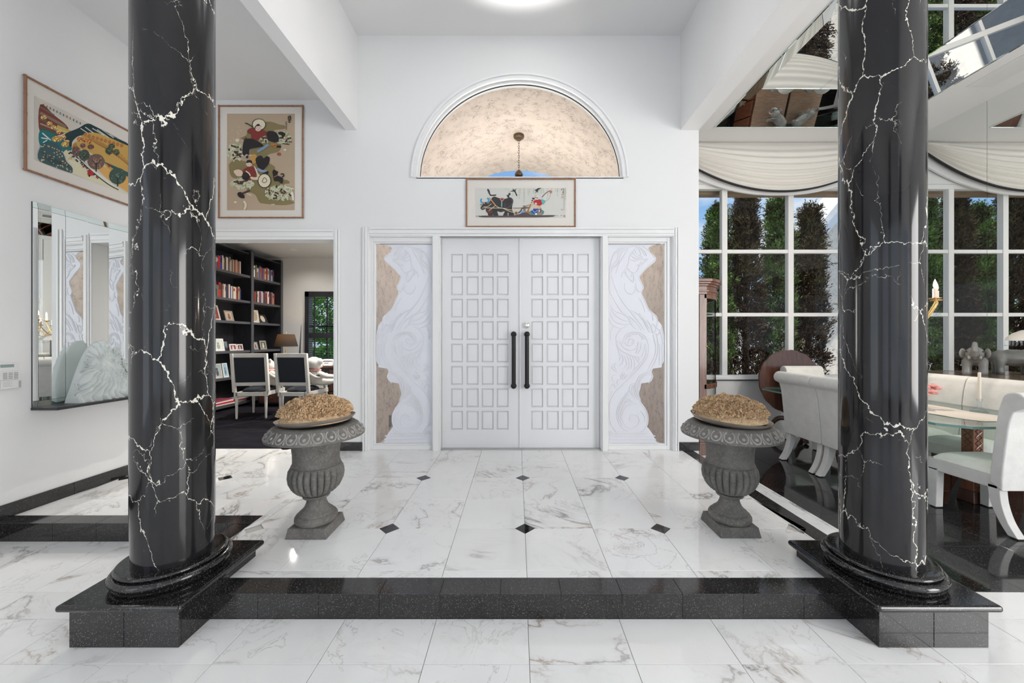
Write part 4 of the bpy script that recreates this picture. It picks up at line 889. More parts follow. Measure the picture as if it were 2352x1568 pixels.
# --- valley landscape on the left wall (crop 0-300 x 130-560, scale 3.647); drawn in the plane of the wall
py0 = -F * LW / (VX - 49); pz0 = 2.522; PW, PH = 1.42, .71
def c3(p):
    px, py = p[0] / 3.647, 130 + p[1] / 3.647; d = -F * LW / (VX - px)
    return (d - py0, H + (VY - py) / F * d - pz0)
teal, dkg, gold, brn, whi = (28, 112, 116), (34, 58, 60), (196, 158, 86), (112, 84, 70), (216, 212, 204)
Lp = [('p', (206, 200, 190), [(322, 315), (700, 500), (740, 540), (600, 650), (440, 500), (322, 390)]), ('P', (96, 164, 210), [(660, 480), (1020, 640), (1500, 900), (1500, 1000), (830, 580), (790, 600), (740, 530)]),
      ('p', (120, 60, 56), [(322, 400), (440, 490), (560, 600), (470, 660), (322, 640)]), ('s', (134, 116, 96), [(322, 470), (540, 590)], 22), ('s', (100, 96, 70), [(322, 520), (480, 600)], 22), ('s', (150, 140, 110), [(322, 560), (470, 620)], 14), ('s', (110, 100, 80), [(322, 420), (440, 490)], 12), ('s', (74, 90, 70), [(322, 600), (470, 655)], 26), ('s', (196, 170, 90), [(460, 590), (600, 650)], 40), ('s', (210, 200, 150), [(450, 600), (570, 640)], 6),
      ('p', teal, [(320, 620), (420, 640), (520, 700), (590, 770), (520, 800), (420, 760), (320, 740)]), ('s', whi, [(340, 640), (410, 700)], 10), ('s', whi, [(330, 680), (390, 690)], 9), ('s', whi, [(345, 720), (380, 700)], 8), ('p', dkg, [(520, 660), (640, 600), (720, 560), (830, 580), (1020, 660), (1500, 860), (1500, 1060), (1020, 740), (700, 660), (600, 700), (580, 760)]),
      ('p', gold, [(590, 740), (640, 700), (690, 650), (800, 640), (1020, 730), (1500, 960), (1500, 1400), (1020, 1110), (860, 900), (700, 780), (620, 790)]), ('p', (168, 124, 70), [(590, 760), (620, 720), (640, 760), (680, 800), (860, 860), (830, 880), (700, 800), (610, 790)])]
for a, b in (((660, 600), (720, 640)), ((700, 590), (770, 640)), ((760, 600), (860, 660)), ((800, 610), (900, 680)), ((840, 610), (940, 680)), ((900, 650), (1010, 690)), ((970, 680), (1100, 740)), ((1050, 720), (1200, 800))): Lp.append(('s', (206, 206, 200), [a, b], 7))
for k in range(7): Lp.append(('s', (150, 104, 54), [(700 + k * 24, 660 + k * 10), (780 + k * 26, 720 + k * 12), (880 + k * 22, 770 + k * 16), (1020 + k * 20, 830 + k * 24)], 4))
for k in range(10): Lp.append(('e', (178, 116, 66), (700 + k * 34, 655 + k * 10), 15, 16))
Lp += [('p', (40, 90, 90), [(860, 880), (1020, 950), (1500, 1180), (1500, 1220), (1020, 985), (880, 900)]), ('p', (214, 166, 92), [(800, 900), (1020, 1000), (1500, 1240), (1500, 1420), (1020, 1110), (860, 1000)]), ('p', (222, 216, 204), [(590, 790), (700, 900), (860, 1010), (1020, 1130), (1500, 1420), (1500, 1470), (960, 1110), (780, 990), (640, 880)]), ('p', (216, 210, 180), [(520, 800), (560, 780), (610, 840), (780, 980), (980, 1115), (1500, 1430), (1500, 1480), (580, 970), (590, 920), (540, 850)]), ('s', (50, 70, 60), [(600, 810), (720, 930), (880, 1060), (980, 1115)], 9)]
for x, y, rx, ry, c_ in ((460, 690, 44, 26, (190, 140, 80)), (350, 510, 26, 18, (190, 140, 90)), (400, 560, 26, 18, (190, 140, 90)), (430, 590, 24, 18, (190, 140, 90)), (475, 630, 22, 18, (190, 140, 90)), (515, 675, 24, 20, (190, 140, 90)), (530, 735, 34, 24, (190, 140, 80)), (548, 710, 18, 14, (190, 140, 80)), (650, 690, 22, 18, (160, 104, 60)), (692, 697, 22, 18, (160, 104, 60)), (735, 710, 22, 18, (160, 104, 60)), (680, 745, 24, 20, (104, 76, 72)), (745, 755, 28, 20, (96, 64, 56)), (622, 795, 36, 44, (104, 80, 76)), (690, 825, 46, 48, (64, 76, 66)), (790, 880, 72, 66, (112, 88, 78)), (900, 790, 34, 30, (70, 80, 62)), (960, 800, 28, 26, (76, 84, 60)), (920, 750, 28, 22, (66, 76, 60)), (970, 1000, 72, 70, (62, 84, 76)), (1180, 1090, 80, 76, (70, 84, 70))):
    Lp.append(('e', c_, (x, y), rx, ry)); Lp.append(('s', (50, 40, 40), [(x, y), (x, y + ry * 1.25)], max(4, rx * .14)))
    for k in range(int(rx / 3)): a = rnd.random() * 6.28; q = rnd.random() * .85; Lp.append(('e', tuple(min(255, int(v * 1.6)) for v in c_), (x + rx * q * math.cos(a), y + ry * q * math.sin(a)), 5, 4))
    for s_ in (-1, 1): Lp.append(('s', (50, 40, 40), [(x, y + ry * .4), (x + s_ * rx * .5, y - ry * .2)], max(3, rx * .08)))
Lp += [('p', (62, 88, 92), [(318, 760), (390, 720), (470, 740), (500, 790), (520, 830), (540, 880), (580, 920), (590, 950), (560, 970), (318, 880)])]
for k in range(90):
    x, y = rnd.uniform(322, 580), rnd.uniform(735, 960)
    if y < 720 + (x - 318) * .62 - 40 and x > 480: continue
    if y > 885 + (x - 318) * .33: continue
    Lp.append(('e', (206, 180, 140), (x, y), 6, 5))
for k in range(10): Lp.append(('s', (40, 50, 52), [(330 + k * 20, 800 + k * 10), (370 + k * 20, 850 + k * 8), (410 + k * 15, 900)], 4))
for k in range(26):
    t = k / 26; x, y = 550 + t * 260, 790 + t * 240 + rnd.uniform(-14, 14); Lp.append(('e', rnd.choice([(40, 36, 36), (150, 40, 40), (60, 50, 50), (220, 216, 210)]), (x, y), 7, 7))
Lp += [('e', (176, 40, 40), (740, 978), 26, 20), ('e', (30, 30, 30), (730, 998), 8, 8), ('e', (160, 40, 40), (900, 915), 12, 10), ('s', (140, 150, 100), [(420, 370), (700, 510)], 6), ('s', (120, 130, 90), [(350, 330), (560, 440), (680, 490)], 5)]
for k in range(24): x = 345 + (k % 12) * 28; Lp.append(('s', rnd.choice([(70, 90, 90), (150, 90, 70), (90, 120, 120)]), [(x, 395 + (k % 12) * 14), (x, 415 + (k % 12) * 14)], 7))
picture('framed_picture', (LW + .004, py0, pz0), R(90), PW, PH, (.062, .07, .105, .12), Lp, 'wide folk painting of a farmed valley, on the left wall above the mirror', c3, (203, 198, 188))

# ------------------------------------------------------------------ faceted mirror on the left wall with ledge, sculpture, alarm keypad
def wy_(px): return -F * LW / (VX - px)
mz0, mz1 = .764, 2.313; my0 = wy_(72)
mr = empty('wall_mirror', (LW, my0, mz0), 0, 'tall frameless mirror in narrow vertical sections on the left wall', 'mirror')
MB().box(0, .006, 0, 1.06, 0, mz1 - mz0).build('backing', M['ink'], mr)
edges = [wy_(72), wy_(84), wy_(110), wy_(147), wy_(195), wy_(245), 3.50, my0 + 1.06]; tilts = [0, -16, 0, -5, -3, -10, -24, 0]; bz = .045
for i in range(7):
    a, b = edges[i] - my0 + .001, edges[i + 1] - my0 - .001; dx = math.tan(R(-tilts[i])) * (b - a)
    x0_, x1_ = .012, .012 + dx
    for z0_, z1_, nm, lean in ((bz + .001, mz1 - mz0 - bz - .001, 'mirror_strip', 0), (0, bz - .001, 'bevel', .004), (mz1 - mz0 - bz + .001, mz1 - mz0, 'bevel', -.004)):
        xa, xb = x0_, x1_
        l0, l1 = (0, lean) if lean >= 0 else (-lean, 0)
        P = [(xa + l1 * 0 + (lean if lean > 0 else 0) * 0, a, z0_), (xb, b, z0_), (xb, b, z1_), (xa, a, z1_)]
        if lean > 0: P = [(xa - .006, a, z0_), (xb - .006, b, z0_), (xb, b, z1_), (xa, a, z1_)]
        if lean < 0: P = [(xa, a, z0_), (xb, b, z0_), (xb - .006, b, z1_), (xa - .006, a, z1_)]
        m = MB(); m.add(P + [(.004, q[1], q[2]) for q in P], [(0, 1, 2, 3), (7, 6, 5, 4), (0, 4, 5, 1), (1, 5, 6, 2), (2, 6, 7, 3), (3, 7, 4, 0)]); m.build(nm, M['mirror'] if nm == 'mirror_strip' else M['mirror_edge'], mr)
led = tag(MB().box(0, .20, 0, 1.12, -.022, 0).build('ledge', M['ebony'], None, loc=(LW, my0 - .005, mz0 - .001), bevel=.003), 'thin black ledge under the tall left wall mirror', 'shelf')
# frosted crystal sculpture: a broken shell standing on the ledge
def sculpture():
    rng = random.Random(3); cy, cz = 0.0, 0.0; ny, nz_ = 84, 56; m = MB(); vs = []
    def outline(t):                         # left boundary smooth arc, right boundary broken
        top = .46 * math.sin(PI * min(1, .12 + t * 1.02)) ** .55
        return top
    for side in (1, -1):
        for i in range(ny + 1):
            t = i / ny; y = -.02 + .56 * t
            hgt = .50 * (1 - (abs(t - .33) / .36) ** 2.4) if t < .33 else .50 - .42 * ((t - .33) / .67) ** 1.15 + .026 * math.sin(t * 37) * (t > .4) + .020 * (1 if math.sin(t * 61) > 0 else -1) * (t > .45) + .010 * math.sin(t * 113)
            hgt = max(hgt, .03)
            for j in range(nz_ + 1):
                s = j / nz_; z = hgt * s
                thick = .045 * (1 - s) ** .5 * (1 - .5 * t) + .012
                rel = .013 * math.sin(34 * math.atan2(z - .30, y - .20) + 3 * math.sin(z * 30)) * min(1, math.hypot(y - .20, z - .30) / .16) + .010 * math.sin(y * 52 + z * 27) * math.cos(z * 44 - y * 20) + (.03 * math.exp(-((y - .30) ** 2 + (z - .22) ** 2) / .006))
                bow = .03 * math.sin(PI * t)
                vs.append((.09 + bow + side * thick + (rel if side > 0 else 0), y, z))
    n = (ny + 1) * (nz_ + 1); fs = []; q = nz_ + 1
    for sd in range(2):
        for i in range(ny):
            for j in range(nz_): fs.append((sd * n + i * q + j, sd * n + (i + 1) * q + j, sd * n + (i + 1) * q + j + 1, sd * n + i * q + j + 1))
    for i in range(ny):
        for j in (0, nz_): fs.append((i * q + j, (i + 1) * q + j, n + (i + 1) * q + j, n + i * q + j))
    for j in range(nz_):
        for i in (0, ny): fs.append((i * q + j, i * q + j + 1, n + i * q + j + 1, n + i * q + j))
    m.add(vs, fs); return m
sc = sculpture().build('sculpture', M['lucite'], None, True, (LW + .005, 2.975, mz0), angle=50)
tag(sc, 'frosted crystal sculpture like a broken shell, in front of the left wall mirror', 'sculpture')
kp = empty('alarm_keypad', (LW, 2.545, 0), 0, 'white alarm keypad with display and open flap on the left wall', 'keypad')
MB().box(0, .022, 0, .152, 1.045, 1.108).build('housing', M['plastic'], kp, bevel=.003); MB().box(0, .028, -.004, .156, .985, 1.046).build('key_panel', M['plastic'], kp, bevel=.003); MB().box(0, .030, -.002, .160, .922, .984).build('flap', M['plastic'], kp, bevel=.003)
MB().box(.022, .0235, .055, .125, 1.075, 1.096).build('display', M['lcd'], kp)
for i in range(3):
    for j in range(4): MB().box(.027, .0305, .064 + i * .029, .085 + i * .029, .993 + j * .0125, 1.001 + j * .0125).build('key', M['grey_plastic'], kp, bevel=.001)
for j in range(4): MB().box(.027, .0295, .030, .052, .993 + j * .0125, 1.000 + j * .0125).build('key', M['plastic'], kp, bevel=.001)
for y_ in (.036, .145): MB().box(.029, .0315, y_, y_ + .012, .928, .975).build('hinge_slot', M['grey_plastic'], kp)
for j in range(5): MB().box(.0299, .0304, .062, .062 + .05 - (j % 2) * .012, .940 + j * .008, .942 + j * .008).build('printed_line', M['grey_plastic'], kp)
# ------------------------------------------------------------------ study: bookcase, books, photographs
ORD = ['first', 'second', 'third', 'fourth', 'fifth', 'sixth', 'seventh', 'eighth', 'ninth', 'tenth', 'eleventh', 'twelfth', 'thirteenth', 'fourteenth', 'fifteenth', 'sixteenth', 'seventeenth', 'eighteenth', 'nineteenth', 'twentieth', 'twenty-first', 'twenty-second', 'twenty-third', 'twenty-fourth', 'twenty-fifth', 'twenty-sixth', 'twenty-seventh', 'twenty-eighth']
BXF, BXB = -5.20, -5.56; SZ = [.10, .59, 1.07, 1.618, 2.026, 2.52]
bc = empty('bookcase', (BXB, 6.27, .004), 0, 'tall ebonised bookcase of two bays along the study wall', 'bookcase')
for y0_, y1_ in ((6.27, 6.33), (7.24, 7.30), (8.15, 8.21)): MB().box(0, BXF - BXB, y0_ - 6.27, y1_ - 6.27, 0, 3.02).build('side_panel', M['ebony'], bc, bevel=.002); MB().box(BXF - BXB, BXF - BXB + .012, y0_ - 6.27 - .004, y1_ - 6.27 + .004, 0, 3.0).build('face_stile', M['shelf'], bc, bevel=.002)
for a, b in ((6.33, 7.24), (7.30, 8.15)):
    MB().box(0, .012, a - 6.27, b - 6.27, 0, 2.95).build('back_panel', M['ebony'], bc)
    for z in SZ: MB().box(.012, BXF - BXB - .01, a - 6.27 + .001, b - 6.27 - .001, z - .045 - .004, z - .004).build('shelf', M['shelf'], bc, bevel=.002)
for y0_ in (6.27, 7.24): MB().box(0, BXF - BXB, y0_ - 6.27 + .06, y0_ - 6.27 + .92, 2.93, 2.95).build('top_panel', M['ebony'], bc)
rb = random.Random(11)
pal = [('cream', (216, 206, 186)), ('black', (28, 28, 32)), ('grey', (120, 118, 118)), ('white', (226, 224, 220)), ('red', (176, 30, 34)), ('navy', (30, 44, 90)), ('brown', (104, 74, 60)), ('tan', (176, 150, 120)), ('rust', (150, 80, 62)), ('pale pink', (216, 190, 184)), ('charcoal', (54, 54, 60)), ('olive', (110, 108, 84)), ('dark red', (110, 34, 40)), ('blue', (40, 70, 140))]
for bay, (ya, yb), side in ((0, (6.345, 7.02), 'near bay'), (1, (7.315, 7.98), 'far bay')):
    for lev, z in ((5, SZ[5]), (4, SZ[4])):
        y = ya; k = 0; row = 'top shelf' if lev == 5 else 'second shelf'
        while y < yb and k < 28:
            t = rb.uniform(.020, .038); hh = rb.uniform(.205, .262); dp = rb.uniform(.15, .19); nm, c = rb.choice(pal)
            if bay == 0 and lev == 5 and k == 5: nm, c, t = 'red', (190, 26, 32), .045
            if bay == 0 and lev == 5 and k == 6: nm, c, t = 'blue', (28, 62, 150), .045
            if bay == 0 and lev == 4 and k == 5: nm, c, t = 'red', (196, 26, 34), .05
            b = empty('book', (BXF - .035, y, z), 0, f'{nm} book, {ORD[k]} from the left on the {row} of the bookcase {side}', 'book', 'books on the study bookcase')
            m = MB(); m.box(-dp, 0, 0, .0022, 0, hh); m.box(-dp, 0, t - .0032, t - .001, 0, hh); m.box(-.0025, 0, .0022, t - .0032, 0, hh); m.build('cover', paint(srgb(*c), .5), b)
            m = MB(); m.box(-dp + .003, -.0025, .0022, t - .0032, .003, hh - .004); m.build('pages', M['matboard'], b)
            if rb.random() < .6: MB().box(0, .0006, .003, t - .004, hh * rb.uniform(.5, .7), hh * rb.uniform(.74, .9)).build('title_label', paint(srgb(*rb.choice(pal)[1]), .5), b)
            y += t + .0005; k += 1
def photo(y, z, w, h, fc, pc, label, lean=14, x=BXF - .09, rz=0, oval=None):
    o = empty('photo_frame', (x, y, z), rz, label, 'photo frame', 'framed photographs in the bookcase')
    Rm = Matrix.Rotation(R(-lean), 4, 'Y'); f = .10 * w + .006
    m = MB(); m.box(-.008, .006, -w / 2, w / 2, 0, f); m.box(-.008, .006, -w / 2, w / 2, h - f, h); m.box(-.008, .006, -w / 2, -w / 2 + f, f, h - f); m.box(-.008, .006, w / 2 - f, w / 2, f, h - f); m.xf(Rm); m.build('frame', fc, o, bevel=.002)
    m = MB(); m.box(-.006, .001, -w / 2 + f * .8, w / 2 - f * .8, f * .8, h - f * .8); m.xf(Rm); m.build('photograph', pc[0], o)
    m = MB()
    if oval: m.lathe([(.001, .002), (oval, .002), (oval, -.002)], 24); m.xf(Rm @ Matrix.Translation((.002, 0, h / 2)) @ Matrix.Rotation(R(90), 4, 'Y') @ Matrix.Diagonal((1.25, 1, 1, 1)))
    else: m.sphere((.001, 0, h * .62), (.001, w * .12, h * .10), 10, 8); m.sphere((.001, 0, h * .36), (.001, w * .16, h * .2), 10, 8); m.xf(Rm)
    m.build('picture_figure', pc[1], o)
    m = MB(); m.box(-.10, -.09, -.02, .02, 0, h * .5); m.xf(Matrix.Translation((.03, 0, 0))); m.build('easel_back', M['ebony'], o)
P_ = lambda *c: paint(srgb(*c), .5)
photo(6.50, SZ[3], .23, .275, P_(196, 190, 182), (P_(140, 40, 42), P_(206, 206, 216)), 'pale frame with a red photograph on the third shelf of the bookcase')
photo(6.83, SZ[3], .20, .195, P_(150, 136, 124), (P_(176, 160, 146), P_(120, 80, 70)), 'brown frame holding a group photograph on the third shelf of the near bay')
photo(7.49, SZ[3], .23, .26, P_(214, 208, 198), (P_(206, 198, 184), P_(160, 146, 124)), 'white frame with an oval portrait in the bookcase far bay', 8, oval=.075)
photo(7.76, SZ[3], .24, .20, P_(52, 52, 56), (P_(44, 44, 48), P_(206, 196, 176)), 'dark frame with a round medal in the bookcase far bay', 24, oval=.06)
photo(6.58, SZ[2], .25, .225, P_(226, 224, 220), (P_(214, 216, 208), P_(150, 160, 150)), 'white frame with a printed certificate on the fourth shelf', 10)
photo(6.37, SZ[2], .10, .16, P_(70, 60, 60), (P_(150, 140, 140), P_(90, 70, 80)), 'small dark frame at the near end of the fourth shelf', 20, BXF - .12)
photo(6.80, SZ[2], .14, .17, P_(150, 140, 130), (P_(110, 130, 150), P_(70, 60, 60)), 'small grey frame behind the double frame on the fourth shelf', 10, BXF - .16)
photo(6.86, SZ[2], .17, .125, P_(214, 210, 206), (P_(130, 70, 80), P_(214, 190, 180)), 'left half of the low white double frame on the fourth shelf', 10, BXF - .05)
photo(7.03, SZ[2], .15, .12, P_(214, 210, 206), (P_(96, 60, 70), P_(206, 160, 160)), 'right half of the low white double frame on the fourth shelf', 10, BXF - .05)
photo(7.36, SZ[2], .12, .30, P_(130, 128, 112), (P_(120, 118, 104), P_(110, 108, 96)), 'tall olive frame on the fourth shelf of the far bay', 14, BXF - .16)
photo(7.52, SZ[2], .13, .16, P_(150, 150, 150), (P_(190, 170, 160), P_(110, 80, 80)), 'small grey frame in the middle of the far bay shelf', 14)
photo(7.74, SZ[2], .19, .185, P_(176, 160, 150), (P_(90, 110, 96), P_(220, 214, 206)), 'frame with a green photograph in the bookcase far bay', 10)
photo(6.56, SZ[1], .20, .26, P_(206, 190, 176), (P_(150, 176, 186), P_(90, 80, 80)), 'pale frame on the fifth shelf behind the study chair', 10)
photo(6.42, SZ[1], .12, .26, P_(60, 56, 56), (P_(150, 130, 120), P_(90, 70, 70)), 'narrow black frame at the near end of the fifth shelf', 18, BXF - .12)
photo(6.74, SZ[1], .12, .26, P_(226, 226, 224), (P_(150, 190, 210), P_(120, 120, 130)), 'narrow white frame on the fifth shelf beside the pale frame', 10)
for k, (c, nm, w_) in enumerate((((206, 196, 186), 'cream', .26), ((176, 40, 60), 'crimson', .25), ((226, 220, 214), 'white', .27), ((150, 70, 90), 'plum', .24))):
    b = empty('magazine', (BXF - .02, 6.40 + .01 * k, .105 + k * .024), R(3 * k - 4), f'{nm} magazine in the pile at the foot of the bookcase', 'magazine', 'pile of magazines')
    MB().box(-w_, 0, 0, .42, 0, .023).build('cover', paint(srgb(*c), .4), b, bevel=.003)
for k, (c, nm) in enumerate((((196, 190, 180), 'pale'), ((190, 40, 56), 'red'), ((206, 200, 196), 'white'))):
    b = empty('magazine', (BXF - .03, 6.90 + .01 * k, .105 + k * .022), R(4 - 3 * k), f'{nm} magazine in the far pile at the foot of the bookcase', 'magazine', 'pile of magazines')
    MB().box(-.24, 0, 0, .30, 0, .021).build('cover', paint(srgb(*c), .4), b, bevel=.003)

# ------------------------------------------------------------------ study armchairs
def blob(name, parts, mat, parent, voxel=.012, smooth=6, loc=None, rot=None):
    m = MB()
    for p in parts:
        if p[0] == 's': m.sphere(p[1], p[2], 16, 12, p[3] if len(p) > 3 else None)
        else:
            pts, rad = p[1], p[2]; m.tube(pts, rad, 12); m.sphere(pts[0], rad[0], 12, 8); m.sphere(pts[-1], rad[-1], 12, 8)
    o = m.build(name, mat, parent, True, loc, rot)
    r = o.modifiers.new('skin', 'REMESH'); r.mode = 'VOXEL'; r.voxel_size = voxel; r.use_smooth_shade = True
    s = o.modifiers.new('soft', 'SMOOTH'); s.factor = .5; s.iterations = smooth
    return o
def armchair(x, y, rz, label):
    c = empty('armchair', (x, y, .004), rz, label, 'armchair', 'white framed armchairs in the study'); wl = M['white_lacquer']
    hw = .25
    for s in (-1, 1):
        for yy, nm in ((-.26, 'b'), (.27, 'f')):
            xx = s * (hw if nm == 'b' else .27)
            m = MB(); m.lathe([(.013, 0), (.016, .012), (.019, .03), (.016, .036), (.018, .05), (.026, .34), (.020, .345), (.028, .355), (.028, .362)], 12, (xx, yy, 0)); m.box(xx - .03, xx + .03, yy - .03, yy + .03, .362, .43); m.build('leg', wl, c, True)
        # back stile and arm
        m = MB(); m.prism_x([(-.285, .43), (-.235, .43), (-.305, 1.05), (-.355, 1.05)], s * hw - .026 + s * .035, s * hw + .026 + s * .035); m.build('back_stile', wl, c, bevel=.005)
        m = MB(); m.tube(smooth_path([(s * .28, -.27, .74), (s * .30, -.12, .66), (s * .31, .06, .635), (s * .31, .17, .645), (s * .315, .215, .66)], 5), .024, 10); m.sphere((s * .315, .22, .662), .03, 12, 8)
        m.tube(smooth_path([(s * .31, .17, .64), (s * .30, .12, .58), (s * .285, .19, .50), (s * .27, .25, .43)], 5), .022, 10); m.build('arm', wl, c, True)
        blob('arm_pad', [('s', (s * .305, .02, .668), (.032, .11, .022))], M['navy'], c, .01, 2)
    for z0_, z1_, dy in ((.53, .585, -.013), (.985, 1.05, -.06)): MB().prism_x([(-.272 + dy, z0_), (-.235 + dy, z0_), (-.242 + dy, z1_), (-.279 + dy, z1_)], -hw - .01, hw + .01).build('back_rail', wl, c, bevel=.004)
    MB().prism_x([(-.286, .585), (-.240, .585), (-.292, .985), (-.338, .985)], -hw + .0, hw - .0).build('back_panel', M['navy'], c, bevel=.006)
    m = MB(); m.box(-hw, hw, -.29, -.24, .365, .425); m.box(-.27, .27, .24, .29, .365, .425); m.prism_z([(-hw - .02, -.24), (-hw + .02, -.24), (-.25, .25), (-.29, .25)], .365, .425); m.prism_z([(hw - .02, -.24), (hw + .02, -.24), (.29, .25), (.25, .25)], .365, .425); m.build('seat_rail', wl, c, bevel=.004)
    c.scale = (.86, 1, 1)
    blob('seat', [('s', (0, .0, .44), (.265, .27, .065)), ('s', (0, .0, .43), (.27, .27, .045))], M['navy'], c, .016, 8)
    return c
armchair(-4.31, 6.21, R(9), 'white framed armchair with navy back nearest the bookcase in the study'); armchair(-3.58, 6.21, R(-2), 'white framed armchair with navy back nearer the study window')
def bear(x, y, rz, label, bonnet):
    b = empty('plush_bear', (x, y, .505), rz, label, 'soft toy', 'white plush toys on the study chairs')
    blob('body', [('s', (0, 0, .13), (.12, .11, .14)), ('s', (0, .0, .34), (.10, .095, .095)), ('s', (-.085, 0, .42), (.035, .02, .035)), ('s', (.085, 0, .42), (.035, .02, .035)), ('s', (0, .09, .32), (.045, .04, .035)),
                  ('t', [(.10, .02, .20), (.19, .10, .15), (.21, .20, .14)], [.05, .045, .04]), ('t', [(-.10, .02, .20), (-.19, .10, .15), (-.21, .20, .14)], [.05, .045, .04]),
                  ('t', [(.07, .06, .05), (.10, .20, .045), (.11, .27, .07)], [.06, .052, .05]), ('t', [(-.07, .06, .05), (-.10, .20, .045), (-.11, .27, .07)], [.06, .052, .05])], M['plush'], b, .014, 3)
    m = MB(); m.sphere((-.035, .088, .365), .010, 8, 6); m.sphere((.035, .088, .365), .010, 8, 6); m.sphere((0, .13, .33), .013, 8, 6); m.build('eyes_and_nose', M['ink'], b, True)
    m = MB(); m.tube([(.085 * math.cos(t), .08 * math.sin(t), .255) for t in np.linspace(0, 2 * PI, 20)[:-1]], .018, 8, True); m.build('collar', M['pink'], b, True)
    if bonnet: blob('bonnet', [('s', (.02, -.03, .38), (.125, .115, .10)), ('s', (.12, .02, .40), (.06, .05, .06))], M['fabric'], b, .014, 3)
bear(-4.20, 6.26, R(-40), 'white plush bear sitting on the chair nearest the bookcase', False); bear(-3.42, 6.27, R(-35), 'white plush bear in a bonnet on the chair nearer the window', True)

# ------------------------------------------------------------------ desk with lamp, telephone, spire
dk = empty('desk', (-4.0, 7.35, .004), 0, 'dark panelled desk behind the study chairs', 'desk'); dw = .92
MB().box(-dw, dw, -.38, .38, .73, .775).build('desk_top', M['darkwood'], dk, bevel=.008)
MB().box(-dw + .02, -dw + .50, -.35, .35, .05, .73).build('pedestal', M['ebony'], dk, bevel=.004); MB().box(dw - .50, dw - .02, -.35, .35, .05, .73).build('pedestal', M['ebony'], dk, bevel=.004); MB().box(-dw + .5, dw - .5, -.30, .34, .58, .73).build('apron', M['ebony'], dk, bevel=.004)
for s in (-1, 1):
    for j in range(3): f_ = MB().box(s * (dw - .26) - .2, s * (dw - .26) + .2, -.365, -.35, .08 + j * .215, .275 + j * .215).build('drawer', M['darkwood'], dk, bevel=.006); m = MB(); m.tube(smooth_path([(s * (dw - .26) - .05, -.365, .19 + j * .215), (s * (dw - .26) - .04, -.39, .18 + j * .215), (s * (dw - .26) + .04, -.39, .18 + j * .215), (s * (dw - .26) + .05, -.365, .19 + j * .215)], 4), .005, 6); m.build('drawer_pull', M['brass'], f_, True)
lx, ly, lz = -4.55, 7.30, .78
lp = empty('desk_lamp', (lx, ly, lz), 0, 'lit brass desk lamp with a dark tapered shade', 'lamp')
m = MB(); m.lathe([(.0, 0), (.13, 0), (.13, .012), (.10, .02), (.02, .03), (.014, .05), (.012, .30), (.0, .31)], 24)
for k in range(4): a = k * PI / 2 + .4; m.lathe([(.0, .02), (.025, .02), (.025, .14), (.012, .16), (.018, .18), (.008, .20), (.0, .215)], 12, (.085 * math.cos(a), .085 * math.sin(a), 0))
m.build('base', M['brass'], lp, True)
MB().lathe([(.205, .36), (.145, .60), (.143, .60), (.203, .36)], 40, cap=False).build('lamp_shade', M['shade'], lp, True)
MB().sphere((0, 0, .50), .035, 12, 8).build('bulb', M['bulb'], lp, True); MB().lathe([(.0, .62), (.012, .62), (.008, .64), (.0, .655)], 12).build('finial', M['brass'], lp, True)
add_light('desk_lamp_light', 'POINT', (lx, ly, lz + .53), (0, 0, 0), 22, (1, .74, .45), shadow_soft_size=.03)
sp = tag(MB().lathe([(.0, 0), (.05, 0), (.05, .02), (.024, .03), (.022, .05), (.004, .80), (.0, .81)], 12).build('spire', M['ebony'], None, True, (-4.42, 7.52, .779), (0, R(3), 0)), 'tall thin black spire standing on the desk', 'ornament')
ph = empty('telephone', (-3.68, 7.2, .779), R(10), 'white desk telephone at the right end of the desk', 'telephone')
MB().frustum((-.10, .10, -.09, .09), (-.09, .09, -.05, .09), 0, .06).build('telephone_body', M['plastic'], ph, bevel=.008); m = MB(); m.tube(smooth_path([(-.11, 0, .075), (-.08, 0, .095), (.08, 0, .095), (.11, 0, .075)], 4), .02, 8); m.build('handset', M['plastic'], ph, True); MB().box(-.04, .04, -.075, -.01, .045, .052).build('keypad', M['grey_plastic'], ph)
tray = tag(MB().box(-.18, .18, -.12, .12, 0, .012).build('desk_blotter', M['wood'], None, loc=(-4.2, 7.15, .779), bevel=.003), 'brown tray on the desk beside the lamp', 'tray')
# study window with louvred shutters
w4 = empty('window_4'); struct(w4); ky = 8.23
m = MB(); m.box(-4.69, -4.60, ky - .05, ky + .1, .84, 2.34); m.box(-3.94, -3.85, ky - .05, ky + .1, .84, 2.34); m.box(-4.69, -3.85, ky - .05, ky + .1, 2.22, 2.34); m.box(-4.69, -3.85, ky - .05, ky + .1, .78, .86); m.box(-4.6, -3.94, ky - .04, ky + .06, 1.31, 1.42); m.box(-4.50, -4.47, ky - .03, ky - .01, .86, 2.22); m.build('shutter_frame', M['ebony'], w4, bevel=.004)
for k in range(16): m = MB(); m.box(-4.6, -3.94, -.028, .028, -.004, .004); m.xf(Matrix.Rotation(R(6), 4, 'X')); m.build('louvre', M['ebony'], w4, loc=(0, ky - .0, 1.44 + k * .05))
for k in range(9): m = MB(); m.box(-4.6, -3.94, -.028, .028, -.004, .004); m.xf(Matrix.Rotation(R(6), 4, 'X')); m.build('louvre', M['ebony'], w4, loc=(0, ky - .0, .885 + k * .05))
MB().box(-4.6, -3.94, ky + .11, ky + .116, .85, 2.3).build('pane', M['glass'], w4)
m = MB(); m.box(-4.28, -4.255, ky + .09, ky + .12, .85, 2.3); m.box(-4.6, -3.94, ky + .09, ky + .12, 1.56, 1.585); m.build('glazing_bar', M['ebony'], w4)
